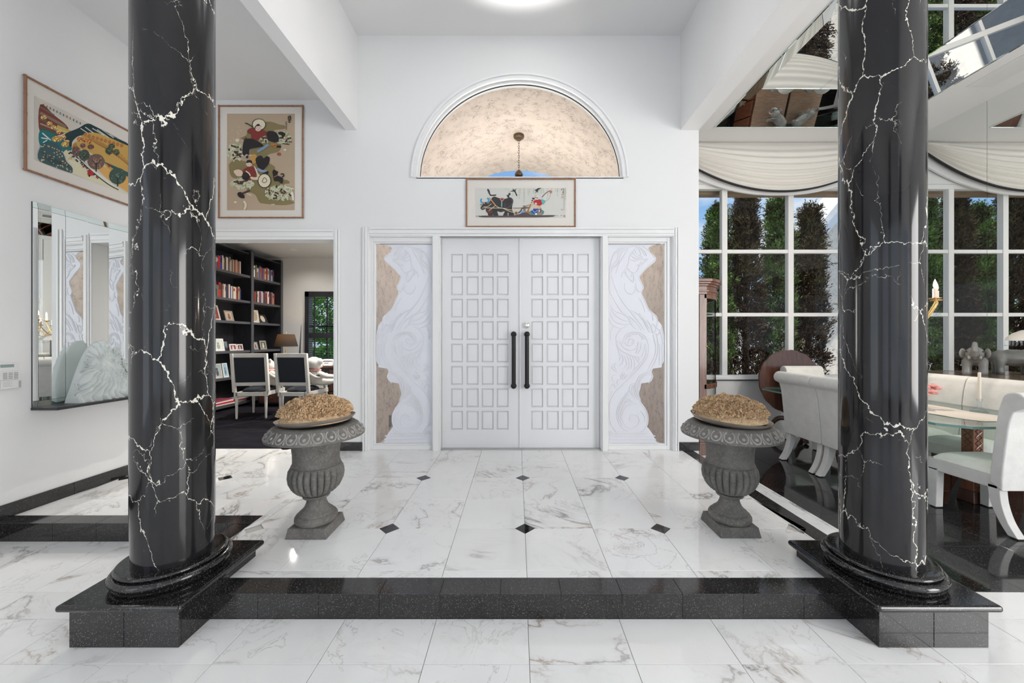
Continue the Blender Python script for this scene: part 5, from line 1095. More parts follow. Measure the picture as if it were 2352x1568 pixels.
for k, (x, y) in enumerate(((-4.51, 7.47), (-3.0, 7.0), (-2.6, 6.0))):  # the last two are added out of view to brighten the study
    dl = empty('downlight', (x, y, 3.09), 0, ('recessed downlight in the study ceiling above the desk', 'unseen downlight added to the study ceiling over the right side', 'unseen downlight added to the study ceiling nearest the doorway')[k], 'downlight', 'study downlights')
    MB().lathe([(.055, 0), (.075, 0), (.075, -.006), (.058, -.008)], 24).build('trim_ring', M['plastic'], dl, True); MB().lathe([(.0, -.001), (.056, -.001), (.056, -.003), (.0, -.003)], 24).build('lens', M['downlight'], dl)
    add_light('downlight_light', 'SPOT', (x, y, 3.07), (0, 0, 0), (45, 360, 360)[k], (1, .95, .88), spot_size=R(150), spot_blend=.8, shadow_soft_size=.025)

# ------------------------------------------------------------------ dining room: glass table, chairs
tb = empty('dining_table', (3.85, 3.91, LO), 0, 'glass dining table on carved wooden pedestals', 'table')
tx, ty, ck = .58, 1.15, .13; gz = .75
octo = [(-tx + ck, -ty), (tx - ck, -ty), (tx, -ty + ck), (tx, ty - ck), (tx - ck, ty), (-tx + ck, ty), (-tx, ty - ck), (-tx, -ty + ck)]
m = MB(); m.prism_z(octo, gz - .019, gz); tp = m.build('table_top', [M['glass_green'], M['glass_edge']], tb)
for p in tp.data.polygons:
    if abs(p.normal.z) < .5: p.material_index = 1
for yy in (-.70, .54):
    q = MB().box(.055, .145, -.045 + yy, .045 + yy, .10, gz - .022).build('pedestal', M['redwood'], tb, bevel=.006)
    for face in ((.054, None), (.146, None), (None, -.046), (None, .046)):
        m = MB(); fn = (lambda u, z: (face[0], yy + u, z)) if face[0] is not None else (lambda u, z: (.10 + u, yy + face[1], z))
        for w_ in (-1, 1): m.tube([fn(w_ * .028 * math.sin(k * PI / 2 + .01), .13 + k * .0255) for k in range(23)], .006, 5)
        m.build('carved_lattice', M['redwood'], q, True)
    MB().frustum((.035, .165, -.065 + yy, .065 + yy), (.045, .155, -.055 + yy, .055 + yy), 0, .10).build('plinth', M['darkwood'], tb, bevel=.006)
m = MB(); n = 30
vs = []
for i in range(n + 1):
    t = i / n; y = -.98 + 1.96 * t; wv = .02 * math.sin(t * 26); end = min(1, (min(t, 1 - t) / .06)) ** .5
    for s in (-1, -.33, .33, 1): vs.append((s * (.225 + .02 * math.sin(t * 19 + s)) * (.78 + .22 * end), y, gz + .002 + .0012 * math.sin(s * 3 + t * 40)))
b = len(vs); vs += [(a, c, d + .002) for a, c, d in vs]; fs = []
for L_ in (0, b):
    for i in range(n):
        for j in range(3): fs.append((L_ + i * 4 + j, L_ + i * 4 + j + 1, L_ + (i + 1) * 4 + j + 1, L_ + (i + 1) * 4 + j))
for i in range(n):
    for j in (0, 3): fs.append((i * 4 + j, (i + 1) * 4 + j, b + (i + 1) * 4 + j, b + i * 4 + j))
m.add(vs, fs); tag(m.build('table_runner', M['linen'], None, True, (3.87, 3.91, LO)), 'cream linen runner along the glass dining table', 'table runner')
def dining_chair(loc, rz, label):
    c = empty('dining_chair', (loc[0], loc[1], LO), rz, label, 'chair', 'white upholstered dining chairs'); hw = .25; fb = M['fabric']
    for s in (-1, 1):
        m = MB(); m.frustum((s * (hw - .03) - .03, s * (hw - .03) + .03, .20, .26), (s * (hw - .03) - .03, s * (hw - .03) + .03, .19, .26), .008, .33); l1 = m.build('leg', fb, c, bevel=.004)
        MB().box(s * (hw - .03) - .022, s * (hw - .03) + .022, .21, .25, 0, .009).build('glide', M['ink'], l1)
        out = smooth_path([(-.205, .34), (-.215, .22), (-.25, .10), (-.305, .008)], 5); inn = smooth_path([(-.250, .008), (-.195, .10), (-.150, .22), (-.135, .34)], 5)
        m = MB(); m.prism_x(out + inn, s * (hw - .03) - .03, s * (hw - .03) + .03); l2 = m.build('leg', fb, c, bevel=.004)
        MB().box(s * (hw - .03) - .022, s * (hw - .03) + .022, -.30, -.255, 0, .009).build('glide', M['ink'], l2)
    MB().box(-hw, hw, -.20, .26, .31, .41).build('apron', fb, c, bevel=.008, segs=3)
    m = MB(); nx, ny = 10, 10; vs = []
    for i in range(nx + 1):
        for j in range(ny + 1):
            u, v = i / nx * 2 - 1, j / ny * 2 - 1; vs.append((u * hw * 1.0, .03 + v * .235, .41 + .075 * (1 - abs(u) ** 3.5) ** .6 * (1 - abs(v) ** 3.5) ** .6))
    m.add(vs, [(i * (ny + 1) + j, (i + 1) * (ny + 1) + j, (i + 1) * (ny + 1) + j + 1, i * (ny + 1) + j + 1) for i in range(nx) for j in range(ny)]); m.build('seat', fb, c, True, angle=80)
    # scrolled back: section in the y-z plane, rolled over backwards at the top
    front = smooth_path([(-.155, .36), (-.165, .50), (-.185, .70), (-.205, .88), (-.225, .965)], 5)
    roll = [(-.292 + .066 * math.cos(t), .965 + .066 * math.sin(t)) for t in np.linspace(.15, 3.9, 14)]
    back = smooth_path([(-.292, .895), (-.268, .80), (-.248, .62), (-.232, .44), (-.228, .31)], 5)
    m = MB(); m.prism_x(front + roll + back, -hw - .012, hw + .012); m.build('backrest', fb, c, True, bevel=.012, segs=3, angle=50)
    return c
dining_chair((3.10 + .28, 4.10), R(-90), 'white scroll-back chair on the entrance side of the table, farther from the column')
dining_chair((3.10 + .28, 3.57), R(-90), 'white scroll-back chair on the entrance side of the table, partly behind the column')
dining_chair((4.26, 3.44), R(90), 'white scroll-back chair on the mirror side of the table, behind the candle')
dining_chair((4.26, 3.97), R(90), 'white scroll-back chair on the mirror side, farther from the camera than the candle')
dining_chair((3.738, 2.88), 0, 'white scroll-back chair at the near end of the glass table')
dining_chair((4.02, 4.93), R(180), 'white scroll-back chair at the far end of the glass table')
cs = empty('candlestick', (4.175, 3.34, LO + gz), 0, 'cut crystal candlestick on the glass table', 'candlestick')
MB().lathe([(.0, 0), (.058, 0), (.056, .012), (.03, .03), (.018, .045), (.013, .07), (.020, .10), (.026, .118), (.018, .118), (.012, .09), (.0, .088)], 10).build('holder', M['crystal'], cs)
cd = tag(MB().lathe([(.0, 0), (.0115, 0), (.0105, .26), (.006, .263), (.0, .262)], 16).build('candle', M['candle'], None, True, (4.175, 3.34, LO + gz + .092)), 'ivory taper candle in the crystal candlestick', 'candle')
va = empty('flower_vase', (3.84, 3.52, LO + gz + .004), 0, 'small vase of pink flowers on the table runner', 'vase')
MB().lathe([(.0, 0), (.035, 0), (.045, .03), (.05, .07), (.035, .11), (.045, .13), (.04, .13), (.0, .12)], 20).build('vase_body', M['crystal'], va, True)
rf = random.Random(4)
for k in range(16):
    a = rf.random() * 6.28; q = rf.uniform(.02, .13); fx_, fy_, fz_ = q * math.cos(a), q * math.sin(a), .16 + rf.uniform(-.02, .09) - q * .3
    m = MB()
    for j in range(5): b_ = j * 1.256; m.sphere((fx_ + .018 * math.cos(b_), fy_ + .018 * math.sin(b_), fz_), (.02, .02, .014), 8, 6)
    m.sphere((fx_, fy_, fz_ + .01), .016, 8, 6); m.build('flower', M['pink'], va, True)
    m = MB(); m.tube([(0, 0, .11), (fx_ * .6, fy_ * .6, .14), (fx_, fy_, fz_)], .002, 5); m.build('stem', M['bush'], va)

# ------------------------------------------------------------------ chandelier over the table
ch = empty('chandelier', (3.87, 3.88, 1.40), 0, 'brass chandelier with candle bulbs and crystal drops over the dining table', 'chandelier')
MB().lathe([(.0, -.12), (.02, -.10), (.012, -.07), (.05, -.03), (.07, .02), (.03, .07), (.02, .16), (.045, .22), (.02, .28), (.012, .50), (.03, .54), (.008, .60), (.0, .60)], 24).build('stem', M['brass'], ch, True)
m = MB(); n = 70
for k in range(n): z = .60 + k * (zt - 1.40 - .60 - .02) / n; a = (k % 2) * PI / 2; m.tube([(.010 * math.cos(t) * math.cos(a), .010 * math.cos(t) * math.sin(a), z + .017 + .022 * math.sin(t)) for t in np.linspace(0, 2 * PI, 9)[:-1]], .0024, 5, True)
m.build('chain', M['brass'], ch, True)
for k in range(8):
    a = R(17 + k * 45); ca, sa = math.cos(a), math.sin(a); rr_ = .375
    m = MB(); m.tube(smooth_path([(.03 * ca, .03 * sa, .05), (.18 * ca, .18 * sa, -.03), (.29 * ca, .29 * sa, .06), (rr_ * ca, rr_ * sa, .22), (rr_ * ca, rr_ * sa, .25)], 6), .008, 8); m.lathe([(.0, .25), (.045, .262), (.048, .27), (.0, .268)], 16, (rr_ * ca, rr_ * sa, 0)); arm_ = m.build('arm', M['brass'], ch, True)
    MB().lathe([(.017, .27), (.017, .36), (.0, .362)], 14, (rr_ * ca, rr_ * sa, 0)).build('candle_sleeve', M['candle'], arm_, True)
    MB().lathe([(.0, .362), (.008, .366), (.014, .39), (.010, .42), (.0, .45)], 12, (rr_ * ca, rr_ * sa, 0)).build('bulb', M['bulb'], arm_, True)
    m = MB()
    for zz in (.235, .15): m.sphere((rr_ * ca, rr_ * sa, zz), (.008, .008, .008), 6, 4); m.lathe([(.0, -.035), (.014, -.015), (.010, .008), (.0, .018)], 6, (rr_ * ca, rr_ * sa, zz - .03))
    m.sphere((.40 * ca, .40 * sa, .12), (.012, .012, .02), 6, 4); m.build('crystal_drop', M['crystal'], arm_)
add_light('chandelier_light', 'POINT', (3.87, 3.88, 1.86), (0, 0, 0), 75, (1, .88, .74), shadow_soft_size=.04)

# ------------------------------------------------------------------ swagged valance over the dining window
sw = empty('swag_valance', (4.03, YW - .06, ZR), 0, 'cream swagged valance edged in black over the dining window', 'valance')
NU, NV = 72, 60; vs = []; HWS = 1.93
def drop(u): return max(.06, .775 * (1 - (abs(u) / 1.90) ** 2.05))
for i in range(NU + 1):
    u = -HWS + 2 * HWS * i / NU
    for j in range(NV + 1):
        v = j / NV; fold = math.sin(2 * PI * (7.5 * v ** 1.5)) * .5 + .5
        env = (1 - (abs(u) / HWS) ** 2) ** .5 if abs(u) < HWS else 0
        vs.append((u, -.015 - .16 * math.sin(PI * min(1, v * .93)) * env - .048 * fold * v ** .6, -v * drop(u)))
m = MB(); m.add(vs, [(i * (NV + 1) + j, (i + 1) * (NV + 1) + j, (i + 1) * (NV + 1) + j + 1, i * (NV + 1) + j + 1) for i in range(NU) for j in range(NV)])
so = m.build('swag', M['fabric_cream'], sw, True, angle=120); sd_ = so.modifiers.new('cloth', 'SOLIDIFY'); sd_.thickness = .006
m = MB(); Pb = [vs[i * (NV + 1) + NV] for i in range(NU + 1)]
for i in range(NU): a, b = Pb[i], Pb[i + 1]; m.add([(a[0], a[1] - .012, a[2] + .028), (b[0], b[1] - .012, b[2] + .028), (b[0], b[1] - .012, b[2] - .018), (a[0], a[1] - .012, a[2] - .018), (a[0], a[1] + .012, a[2] + .02), (b[0], b[1] + .012, b[2] + .02), (b[0], b[1] + .012, b[2] - .018), (a[0], a[1] + .012, a[2] - .018)], [(0, 1, 2, 3), (4, 7, 6, 5), (0, 4, 5, 1), (3, 2, 6, 7)])
m.build('black_braid', M['black_cloth'], sw)
m = MB()
for i in range(NU):
    u0, u1 = -HWS + 2 * HWS * i / NU, -HWS + 2 * HWS * (i + 1) / NU; d0, d1 = drop(u0), drop(u1); e0, e1 = .035 + .13 * (abs(u0) / HWS) ** 1.5, .035 + .13 * (abs(u1) / HWS) ** 1.5
    m.prism_y([(u0, -d0 - e0), (u1, -d1 - e1), (u1, 0), (u0, 0)], .0, .03)
m.build('lining_board', M['trim'], sw)
vg = empty('ceiling_vent', (5.56, 4.15, ZR), 0, 'white slatted air vent in the dining room soffit', 'vent')
m = MB(); m.box(-.16, .16, -.30, -.27, -.008, 0); m.box(-.16, .16, .27, .30, -.008, 0); m.box(-.16, -.13, -.27, .27, -.008, 0); m.box(.13, .16, -.27, .27, -.008, 0); m.build('vent_frame', M['plastic'], vg, bevel=.002); MB().box(-.13, .13, -.27, .27, -.002, -.001).build('vent_backing', M['grey_plastic'], vg)
for k in range(9): m = MB(); m.box(-.011, .011, -.27, .27, -.001, .001); m.xf(Matrix.Translation((-.115 + k * .029, 0, -.006)) @ Matrix.Rotation(R(35), 4, 'Y')); m.build('slat', M['plastic'], vg)

# ------------------------------------------------------------------ curio cabinet in the corner beside the partition
def bow(off=0, n=20):
    return [(.20 + off + (.31) * math.sin(PI * i / n) ** .8, -.02 - off + (.84 + 2 * off) * i / n) for i in range(n + 1)]
cc = empty('curio_cabinet', (2.10, 4.50, LO), 0, 'bow-fronted mahogany curio cabinet with glass shelves beside the partition', 'cabinet')
def dplan(off): return [(0, -.02 - off)] + bow(off) + [(0, .82 + off)]
m = MB(); m.prism_z(dplan(0), 0, .13); m.build('base', M['wood'], cc, bevel=.004); m = MB(); m.prism_z(dplan(.012), .13, .16); m.build('base_moulding', M['wood'], cc, bevel=.006)
m = MB(); m.prism_z(dplan(0), 1.95, 2.05); m.prism_z(dplan(.015), 1.98, 2.0); m.prism_z(dplan(.012), 2.05, 2.075); m.prism_z(dplan(.03), 2.075, 2.10); m.prism_z(dplan(.045), 2.10, 2.135); m.build('cornice', M['wood'], cc, bevel=.004)
MB().box(0, .012, 0, .80, .16, 1.95).build('back_panel', M['mirror'], cc)
for x0_, x1_, y0_, y1_ in ((0, .06, -.02, .02), (.11, .20, -.02, .02), (0, .06, .78, .82), (.16, .20, .78, .82)): MB().box(x0_, x1_, y0_, y1_, .16, 1.95).build('post', M['wood'] if x0_ else M['darkwood'], cc, bevel=.003)
for z0_, z1_ in ((.16, .20), (.80, .86), (1.90, 1.95)):
    p_ = bow(0); m = MB(); m.prism_z(p_ + [(a - .03, b) for a, b in reversed(p_)], z0_, z1_); m.build('front_rail', M['wood'], cc, bevel=.003)
p_ = bow(-.012); m = MB(); m.prism_z(p_ + [(a - .004, b) for a, b in reversed(p_)], .20, 1.90); m.build('curved_glass', M['glass'], cc, True)
MB().box(.02, .18, .0, .004, .2, 1.9).build('side_glass', M['glass'], cc)
for z in (.42, .84, 1.13, 1.46, 1.72): m = MB(); m.prism_z([(.015, .03)] + [(a - .03, min(max(b, .03), .77)) for a, b in bow(-.02)] + [(.015, .77)], z, z + .008); m.build('shelf', M['glass_green'], cc)
MB().sphere((.198, -.018, 1.32), .012, 10, 8).build('knob', M['brass'], cc, True)

# ------------------------------------------------------------------ tilt-top table by the window
tt = empty('tilt_top_table', (3.95, 5.36, LO), 0, 'mahogany tilt-top table with pie-crust edge standing below the dining window', 'table')
m = MB(); n = 160
def pie(r): return [((r * (1 + .018 * (abs(math.sin(12 * t)) ** .7 - .5))) * math.cos(t), (r * (1 + .018 * (abs(math.sin(12 * t)) ** .7 - .5))) * math.sin(t)) for t in np.linspace(0, 2 * PI, n + 1)[:-1]]
prof_ = [(.0, .0), (.43, 0), (.455, -.012), (.462, .0), (.455, .014), (.43, .012), (.0, .012)]
m = MB(); m.lathe(prof_, n, (0, 0, 0), lambda j, a: 1 + (.022 * (abs(math.sin(8 * a)) ** .7 - .5) if 0 < j < 6 else 0)); m.xf(Matrix.Translation((.04, .04, .79)) @ Matrix.Rotation(R(84), 4, 'X')); m.build('table_top', M['darkwood'], tt, True, angle=50)
MB().lathe([(.0, .20), (.05, .20), (.06, .23), (.045, .26), (.03, .28), (.05, .33), (.055, .37), (.035, .43), (.025, .50), (.04, .54), (.028, .57), (.03, .66), (.0, .67)], 24).build('pedestal', M['darkwood'], tt, True)
for k in range(3):
    a = R(-100 + k * 120); ca, sa = math.cos(a), math.sin(a); L_ = .36 if k else .40
    m = MB(); m.tube(smooth_path([(.03 * ca, .03 * sa, .26), (.14 * ca, .14 * sa, .24), (.24 * ca, .24 * sa, .12), ((L_ - .05) * ca, (L_ - .05) * sa, .05), (L_ * ca, L_ * sa, .035)], 6), [.034] * 8 + [.030] * 8 + [.024] * 9, 10)
    m.sphere((L_ * ca, L_ * sa, .032), .032, 12, 8)
    for j in (-1, 0, 1): b_ = a + j * .5; m.tube([((L_ - .02) * ca, (L_ - .02) * sa, .06), (L_ * ca + .025 * math.cos(b_), L_ * sa + .025 * math.sin(b_), .045), (L_ * ca + .034 * math.cos(b_), L_ * sa + .034 * math.sin(b_), .015)], .009, 6)
    m.build('leg', M['darkwood'], tt, True, angle=60)

# ------------------------------------------------------------------ console, elephant, beaded lamp
cy0, cy1, cd_ = 3.75, 5.25, .74; CZ = .8415
cn = empty('console', (RW - .004, (cy0 + cy1) / 2, LO), 0, 'dark wood console with a shaped brown stone top against the mirrored wall', 'console'); hl = (cy1 - cy0) / 2
half = smooth_path([(-cd_ + .03, 0), (-cd_ + .03, .35 * hl / .75), (-cd_, .50 * hl / .75), (-cd_ + .02, .64 * hl / .75), (-cd_ + .07, .68 * hl / .75), (-cd_ + .06, .74 * hl / .75), (-cd_ + .12, hl), (-cd_ + .22, hl - .02), (-cd_ + .40, hl - .06), (-.12, hl - .03), (-.02, hl)], 5)
half = [(a, max(0, b)) for a, b in half]
outl = [(a, -b) for a, b in reversed(half)] + half[1:]
m = MB(); m.prism_z(outl, CZ - LO - .045, CZ - LO); m.build('console_top', M['traver'], cn, bevel=.006)
m = MB(); m.prism_z([(a * .93 + -.0, b * .92) for a, b in outl], .12, CZ - LO - .045); m.build('cabinet_body', M['darkwood'], cn, bevel=.004)
for k in range(4): q = MB().box(-cd_ * .93 - .012, -cd_ * .93 + .03, -hl * .88 + k * hl * .44 + .01, -hl * .88 + (k + 1) * hl * .44 - .01, .16, .80).build('door', M['wood'], cn, bevel=.008); MB().sphere((-cd_ * .93 - .022, -hl * .88 + (k + (1 if k % 2 == 0 else 0)) * hl * .44 + (-.04 if k % 2 == 0 else .04), .5), .012, 8, 6).build('knob', M['brass'], q, True)
for a in (-1, 1):
    for x_ in (-cd_ * .85, -.08): MB().lathe([(.02, 0), (.035, .03), (.03, .12)], 12, (x_, a * hl * .82, 0)).build('foot', M['darkwood'], cn, True)
M['ceramic'] = flat('grey_glazed_stone', (.33, .32, .30), .16, var=.22, bscale=40, Coat_Weight=.6)
el = empty('elephant_figurine', (5.735, 4.632, CZ), math.atan2(.78, -.62), 'grey glazed stone elephant with raised trunk on the console', 'figurine')
Ry = Matrix.Rotation(R(0), 3, 'X')
blob('elephant_body', [('s', (0, -.01, .205), (.098, .165, .105)), ('s', (0, -.11, .20), (.092, .085, .10)), ('s', (0, .165, .262), (.078, .075, .085)), ('s', (0, .10, .225), (.085, .08, .09)),
      ('t', [(0, .215, .245), (0, .275, .255), (0, .305, .30), (0, .295, .355), (0, .262, .385)], [.042, .036, .031, .027, .024]), ('t', [(0, .225, .205), (0, .25, .20)], [.022, .014]),
      ('t', [(.062, .10, .16), (.066, .105, .08), (.066, .11, .022)], [.046, .038, .042]), ('t', [(-.062, .10, .16), (-.066, .105, .08), (-.066, .11, .022)], [.046, .038, .042]),
      ('t', [(.058, -.125, .16), (.062, -.13, .08), (.062, -.125, .022)], [.05, .038, .042]), ('t', [(-.058, -.125, .16), (-.062, -.13, .08), (-.062, -.125, .022)], [.05, .038, .042]), ('t', [(0, -.185, .25), (.008, -.215, .20), (.014, -.205, .11)], [.014, .011, .010])], M['ceramic'], el, .009, 5)
for s in (-1, 1):
    blob('ear', [('s', (s * .098, .135, .265), (.016, .05, .062), Matrix.Rotation(R(-s * 28), 3, 'Z'))], M['ceramic'], el, .006, 3)
    m = MB(); m.tube(smooth_path([(s * .038, .222, .215), (s * .046, .268, .205), (s * .046, .30, .235)], 4), [.011] * 4 + [.008] * 4 + [.003], 8); m.build('tusk', M['candle'], el, True)
    MB().sphere((s * .063, .205, .285), .008, 8, 6).build('eye', M['ink'], el, True)
bl = empty('beaded_lamp', (5.60, 4.0, CZ), 0, 'small lamp with a beaded dome shade on the console', 'lamp')
MB().lathe([(.0, 0), (.07, 0), (.07, .012), (.03, .03), (.014, .06), (.012, .44), (.0, .45)], 20).build('base', M['ceramic'], bl, True)
MB().lathe([(.20, .42), (.19, .455), (.15, .50), (.09, .535), (.0, .55)], 36, cap=False).build('dome_shade', M['fabric_cream'], bl, True)
for k in range(36): a = k * PI / 18; m = MB(); m.tube([(.20 * math.cos(a), .20 * math.sin(a), .42), (.20 * math.cos(a), .20 * math.sin(a), .37)], .004, 5); m.sphere((.20 * math.cos(a), .20 * math.sin(a), .366), .007, 6, 4); m.build('bead_string', M['crystal'], bl)

# ------------------------------------------------------------------ pendant uplight over the foyer
pb = empty('pendant_bowl', (.03, 2.95, 4.25), 0, 'white glass bowl pendant washing the foyer ceiling with light', 'lamp')
MB().lathe([(.0, -.10), (.10, -.09), (.20, -.04), (.25, .03), (.245, .03), (.19, -.03), (.0, -.085)], 40).build('bowl', M['frost'], pb, True)
for k in range(3): a = k * 2.094; m = MB(); m.tube([(.24 * math.cos(a), .24 * math.sin(a), .03), (0, 0, .42)], .004, 6); m.build('suspension_rod', M['chrome'], pb)
m = MB(); m.tube([(0, 0, .42), (0, 0, ZC - 4.25 - .03)], .008, 8); m.lathe([(.07, ZC - 4.25), (.07, ZC - 4.25 - .02), (.02, ZC - 4.25 - .04)], 20); m.build('stem', M['chrome'], pb, True)
add_light('pendant_light', 'SPOT', (.03, 2.95, 4.31), (PI, 0, 0), 150, (1, .98, .95), spot_size=R(132), spot_blend=.12, shadow_soft_size=.06)

# ------------------------------------------------------------------ outdoors: entrance porch
PR, PZ, PYE = 1.75, 2.56, 6.65
m = MB(); n = 40
prof_ = [(XC + PR * math.cos(PI * i / n), PZ + PR * math.sin(PI * i / n)) for i in range(n + 1)]
po = [(XC + PR, -.02)] + prof_ + [(XC - PR, -.02)]
pin = po; pou = [(XC + (a - XC) * 1.1, b if b < PZ else PZ + (b - PZ) * 1.1) for a, b in po]
for i in range(len(pin) - 1):
    a, b, c, d = pin[i], pin[i + 1], pou[i + 1], pou[i]; y0_, y1_ = YD + .15, PYE
    m.add([(a[0], y0_, a[1]), (b[0], y0_, b[1]), (b[0], y1_, b[1]), (a[0], y1_, a[1]), (d[0], y0_, d[1]), (c[0], y0_, c[1]), (c[0], y1_, c[1]), (d[0], y1_, d[1])], [(0, 1, 2, 3), (7, 6, 5, 4), (3, 2, 6, 7), (1, 0, 4, 5)])
struct(m.build('wall_porch', M['stucco'], None, True, angle=30))
struct(MB().box(XC - 1.95, XC + 1.95, YD + .15, PYE + .6, -.10, -.015).build('floor', M['paving']))
for s, nm in ((1, 'right'), (-1, 'left')):
    px_ = XC + s * PR
    o = empty('wall_outlet', (px_, 5.08 if s > 0 else 5.0, .10), 0, f'small dark outlet cover on the {nm} stucco wall of the porch', 'outlet', 'porch outlets'); MB().box(min(0, -s * .03), max(0, -s * .03), -.03, .03, 0, .16).build('cover', M['grey_plastic'], o, bevel=.004); MB().box(min(-s * .03, -s * .036), max(-s * .03, -s * .036), -.012, .012, .03, .13).build('socket', M['ink'], o)
lt = empty('hanging_lantern', (XC - .005, 5.5, PZ + PR), 0, 'bronze lantern hanging by a chain under the porch vault', 'lantern')
MB().lathe([(.02, -.075), (.04, -.07), (.045, -.05), (.075, -.04), (.080, -.02), (.080, -.004), (.0, -.002)], 24).build('canopy', M['bronze'], lt, True)
for k in range(12): z = -.085 - k * .036; a = (k % 2) * PI / 2; m = MB(); m.tube([(.011 * math.cos(t) * math.cos(a), .011 * math.cos(t) * math.sin(a), z - .018 + .024 * math.sin(t)) for t in np.linspace(0, 2 * PI, 11)[:-1]], .003, 5, True); m.build('chain_link', M['bronze'], lt, True)
MB().lathe([(.0, -.515), (.018, -.52), (.045, -.55), (.062, -.585), (.055, -.61), (.03, -.625), (.05, -.64), (.14, -.70), (.145, -.72), (.0, -.72)], 24).build('finial_cap', M['bronze'], lt, True)
for k in range(6): a = k * PI / 3; m = MB(); m.tube([(.13 * math.cos(a), .13 * math.sin(a), -.72), (.11 * math.cos(a), .11 * math.sin(a), -1.05)], .008, 6); m.build('lantern_bar', M['bronze'], lt)
MB().lathe([(.125, -.72), (.105, -1.05)], 6, cap=False).build('lantern_glass', M['frost'], lt); MB().lathe([(.12, -1.05), (.12, -1.07), (.03, -1.09), (.0, -1.12)], 24).build('lantern_base', M['bronze'], lt, True)
add_light('porch_fill_light', 'POINT', (XC, 5.5, PZ + PR - 1.0), (0, 0, 0), 130, (1, .96, .91), shadow_soft_size=.25)  # lamp added at the lantern to brighten vault and sidelights in place of daylight

# ------------------------------------------------------------------ outdoors: garden
struct(MB().box(-30, 40, YW + .18, 60, -.30, -.16).build('ground', M['paving'])); struct(MB().box(-14, -1.9, 8.6, 40, -.16, -.10).build('lawn', M['lawn']))
struct(MB().box(-1.2, 14, 10.6, 10.8, -.16, 2.35).build('wall_garden', M['garden_wall']))
struct(MB().box(2.0, 7.5, 5.98, 6.12, 3.62, 3.80).build('trim_7', M['eave_brown'])); struct(MB().box(2.0, 7.5, YW + .18, 6.0, 3.78, 3.86).build('trim_8', M['trim']))
# wing of the house seen through the window
wg = empty('house_wing', (6.98, 9.0, -.16), 0, 'beige stucco wing of the house with a white raking eave, beyond the window', 'building')
m = MB(); m.prism_y([(0, 0), (6, 0), (6, 7.0), (3.2, 7.6), (.55, 4.4), (0, 3.7)], 0, .3); m.build('wall', M['stucco2'], wg)
m = MB(); m.prism_y([(-.40, 3.45), (-.16, 3.45), (3.3, 7.6), (3.3, 7.95)], -.45, .3); m.build('rake_board', M['trim'], wg, bevel=.01)
m = MB(); m.prism_y([(-.52, 3.50), (-.40, 3.45), (3.3, 7.95), (3.3, 8.15)], -.55, .3); m.build('roof_edge', M['paving'], wg)
MB().box(-.04, .06, -.1, .0, 0, 3.6).build('downpipe', M['eave_brown'], wg, bevel=.01)
# cypress row
def cypress_mesh(seed, Hh, R0, n):
    rng = np.random.default_rng(seed); nb = n // 26
    # sprays: clusters of small leaves along short twigs rising from the trunk
    zc = Hh * rng.random(nb) ** .68; rad = R0 * np.sqrt(np.clip(1 - (zc / (Hh * 1.01)) ** 1.9, 0, 1)) * np.clip(.45 + zc / (Hh * .22), .45, 1); th = rng.random(nb) * 2 * PI; rr = rad * (.35 + .65 * rng.random(nb) ** .5) * (1 + .12 * np.sin(5 * th + zc * 4))
    base = np.stack([rr * np.cos(th), rr * np.sin(th), zc], 1); di = np.stack([np.cos(th) * .45, np.sin(th) * .45, np.full(nb, .9)], 1) + rng.normal(0, .30, (nb, 3)); di /= np.linalg.norm(di, axis=1)[:, None]
    k = 26; t = rng.random((nb, k)); P = base[:, None, :] + di[:, None, :] * (t[..., None] * .21) + rng.normal(0, .022, (nb, k, 3)); D = di[:, None, :] + rng.normal(0, .45, (nb, k, 3)); D /= np.linalg.norm(D, axis=2)[..., None]
    P = P.reshape(-1, 3); D = D.reshape(-1, 3); N_ = len(P)
    return leaf_mesh('foliage', P, D, .045 + .05 * rng.random(N_), .0065 + .006 * rng.random(N_), rng)
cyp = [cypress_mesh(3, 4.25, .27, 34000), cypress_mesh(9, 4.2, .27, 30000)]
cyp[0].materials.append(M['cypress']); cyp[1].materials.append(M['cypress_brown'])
rt = random.Random(8)
def trunk_mesh():
    m = MB(); m.tube([(0, 0, 0), (.02, .01, 1.2), (-.01, .02, 2.6), (0, 0, 3.9)], [.075, .06, .042, .012], 10); r_ = random.Random(2)
    for k in range(70): z = r_.uniform(.25, 3.6); a = r_.random() * 6.28; l = .30 * (1 - z / 5.2); m.tube([(0, 0, z), (l * .5 * math.cos(a), l * .5 * math.sin(a), z + .09), (l * math.cos(a), l * math.sin(a), z + .32)], [.010, .007, .003], 5)
    return m.mesh('trunk', M['bark'], True)
trk = trunk_mesh()
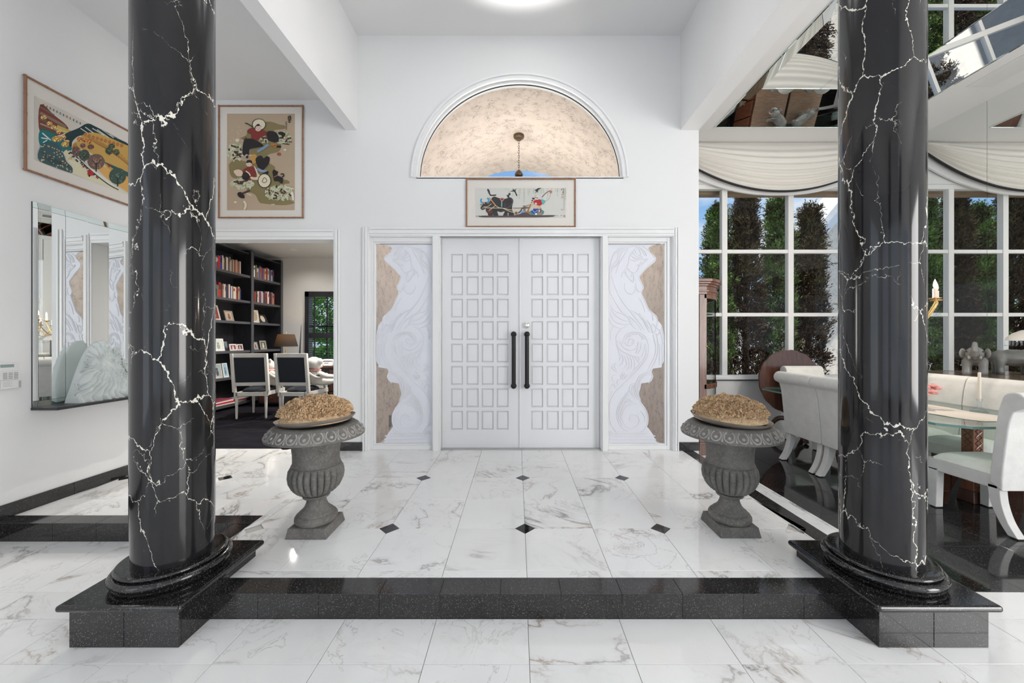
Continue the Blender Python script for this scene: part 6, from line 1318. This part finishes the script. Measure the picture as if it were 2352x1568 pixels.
spots = [(4.20, 7.75, .96, 'cypress nearest the curio cabinet in the window'), (4.78, 7.75, 1.04, 'tall brown cypress between the first two window mullions'), (5.50, 7.80, 1.0, 'green cypress left of the middle window mullion'), (6.20, 7.85, .98, 'sparse cypress against the beige stucco wing'),
         (3.42, 7.8, 1.0, 'cypress hidden behind the curio cabinet, seen in the wall mirror'), (2.80, 7.75, 1.03, 'cypress seen in the wall mirror left of the elephant'), (2.20, 7.85, .97, 'cypress seen in the wall mirror right of the elephant'), (1.55, 7.8, 1.05, 'cypress near the porch, seen at the edge of the wall mirror')]
for i, (x, y, s, lb) in enumerate(spots):
    t = empty('cypress_tree', (x, y, -.16), rt.random() * 6, lb, 'tree', 'row of cypress trees outside the dining window'); t.scale = (s * rt.uniform(.95, 1.1), s * rt.uniform(.95, 1.1), s)
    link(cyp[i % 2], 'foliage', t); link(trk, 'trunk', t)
# garden beyond the study window
def bush_mesh(seed, n, rx, ry, rz_):
    rng = np.random.default_rng(seed); d = rng.normal(0, 1, (n, 3)); d /= np.linalg.norm(d, axis=1)[:, None]; q = .75 + .25 * rng.random(n); P = d * q[:, None] * np.array([rx, ry, rz_]) * (1 + .1 * np.sin(d[:, :1] * 9 + d[:, 2:] * 7)); P[:, 2] += rz_; D = d + rng.normal(0, .6, (n, 3)); D /= np.linalg.norm(D, axis=1)[:, None]
    me = leaf_mesh('foliage', P, D, .10 + .08 * rng.random(n), .03 + .02 * rng.random(n), rng); me.materials.append(M['bush']); return me
bm_ = bush_mesh(5, 6000, .75, .6, .55); tm_ = bush_mesh(6, 9000, 1.5, 1.3, 1.4)
for k, (x, y) in enumerate(((-8.4, 13.5), (-7.2, 13.8), (-6.0, 13.5), (-4.9, 13.7))):
    b = empty('garden_shrub', (x, y, -.16), k, f'{("leftmost", "second", "third", "rightmost")[k]} clipped green shrub on the lawn beyond the study window', 'shrub', 'shrubs beyond the study window'); link(bm_, 'foliage', b); m = MB(); m.tube([(0, 0, 0), (.03, 0, .6)], [.06, .04], 8); m.build('stem', M['bark'], b)
for k, (x, y) in enumerate(((-8.6, 17.0), (-5.4, 15.6))):
    b = empty('garden_tree', (x, y, -.16), k, ('leafy tree farther left beyond the study shutters', 'leafy tree at the right of the study shutters')[k], 'tree', 'trees beyond the study window'); m = MB(); m.tube([(0, 0, 0), (.1, 0, 1.2), (0, .05, 2.6)], [.16, .12, .06], 10); m.build('trunk', M['bark'], b, True); f = link(tm_, 'foliage', b, (0, 0, 1.2))
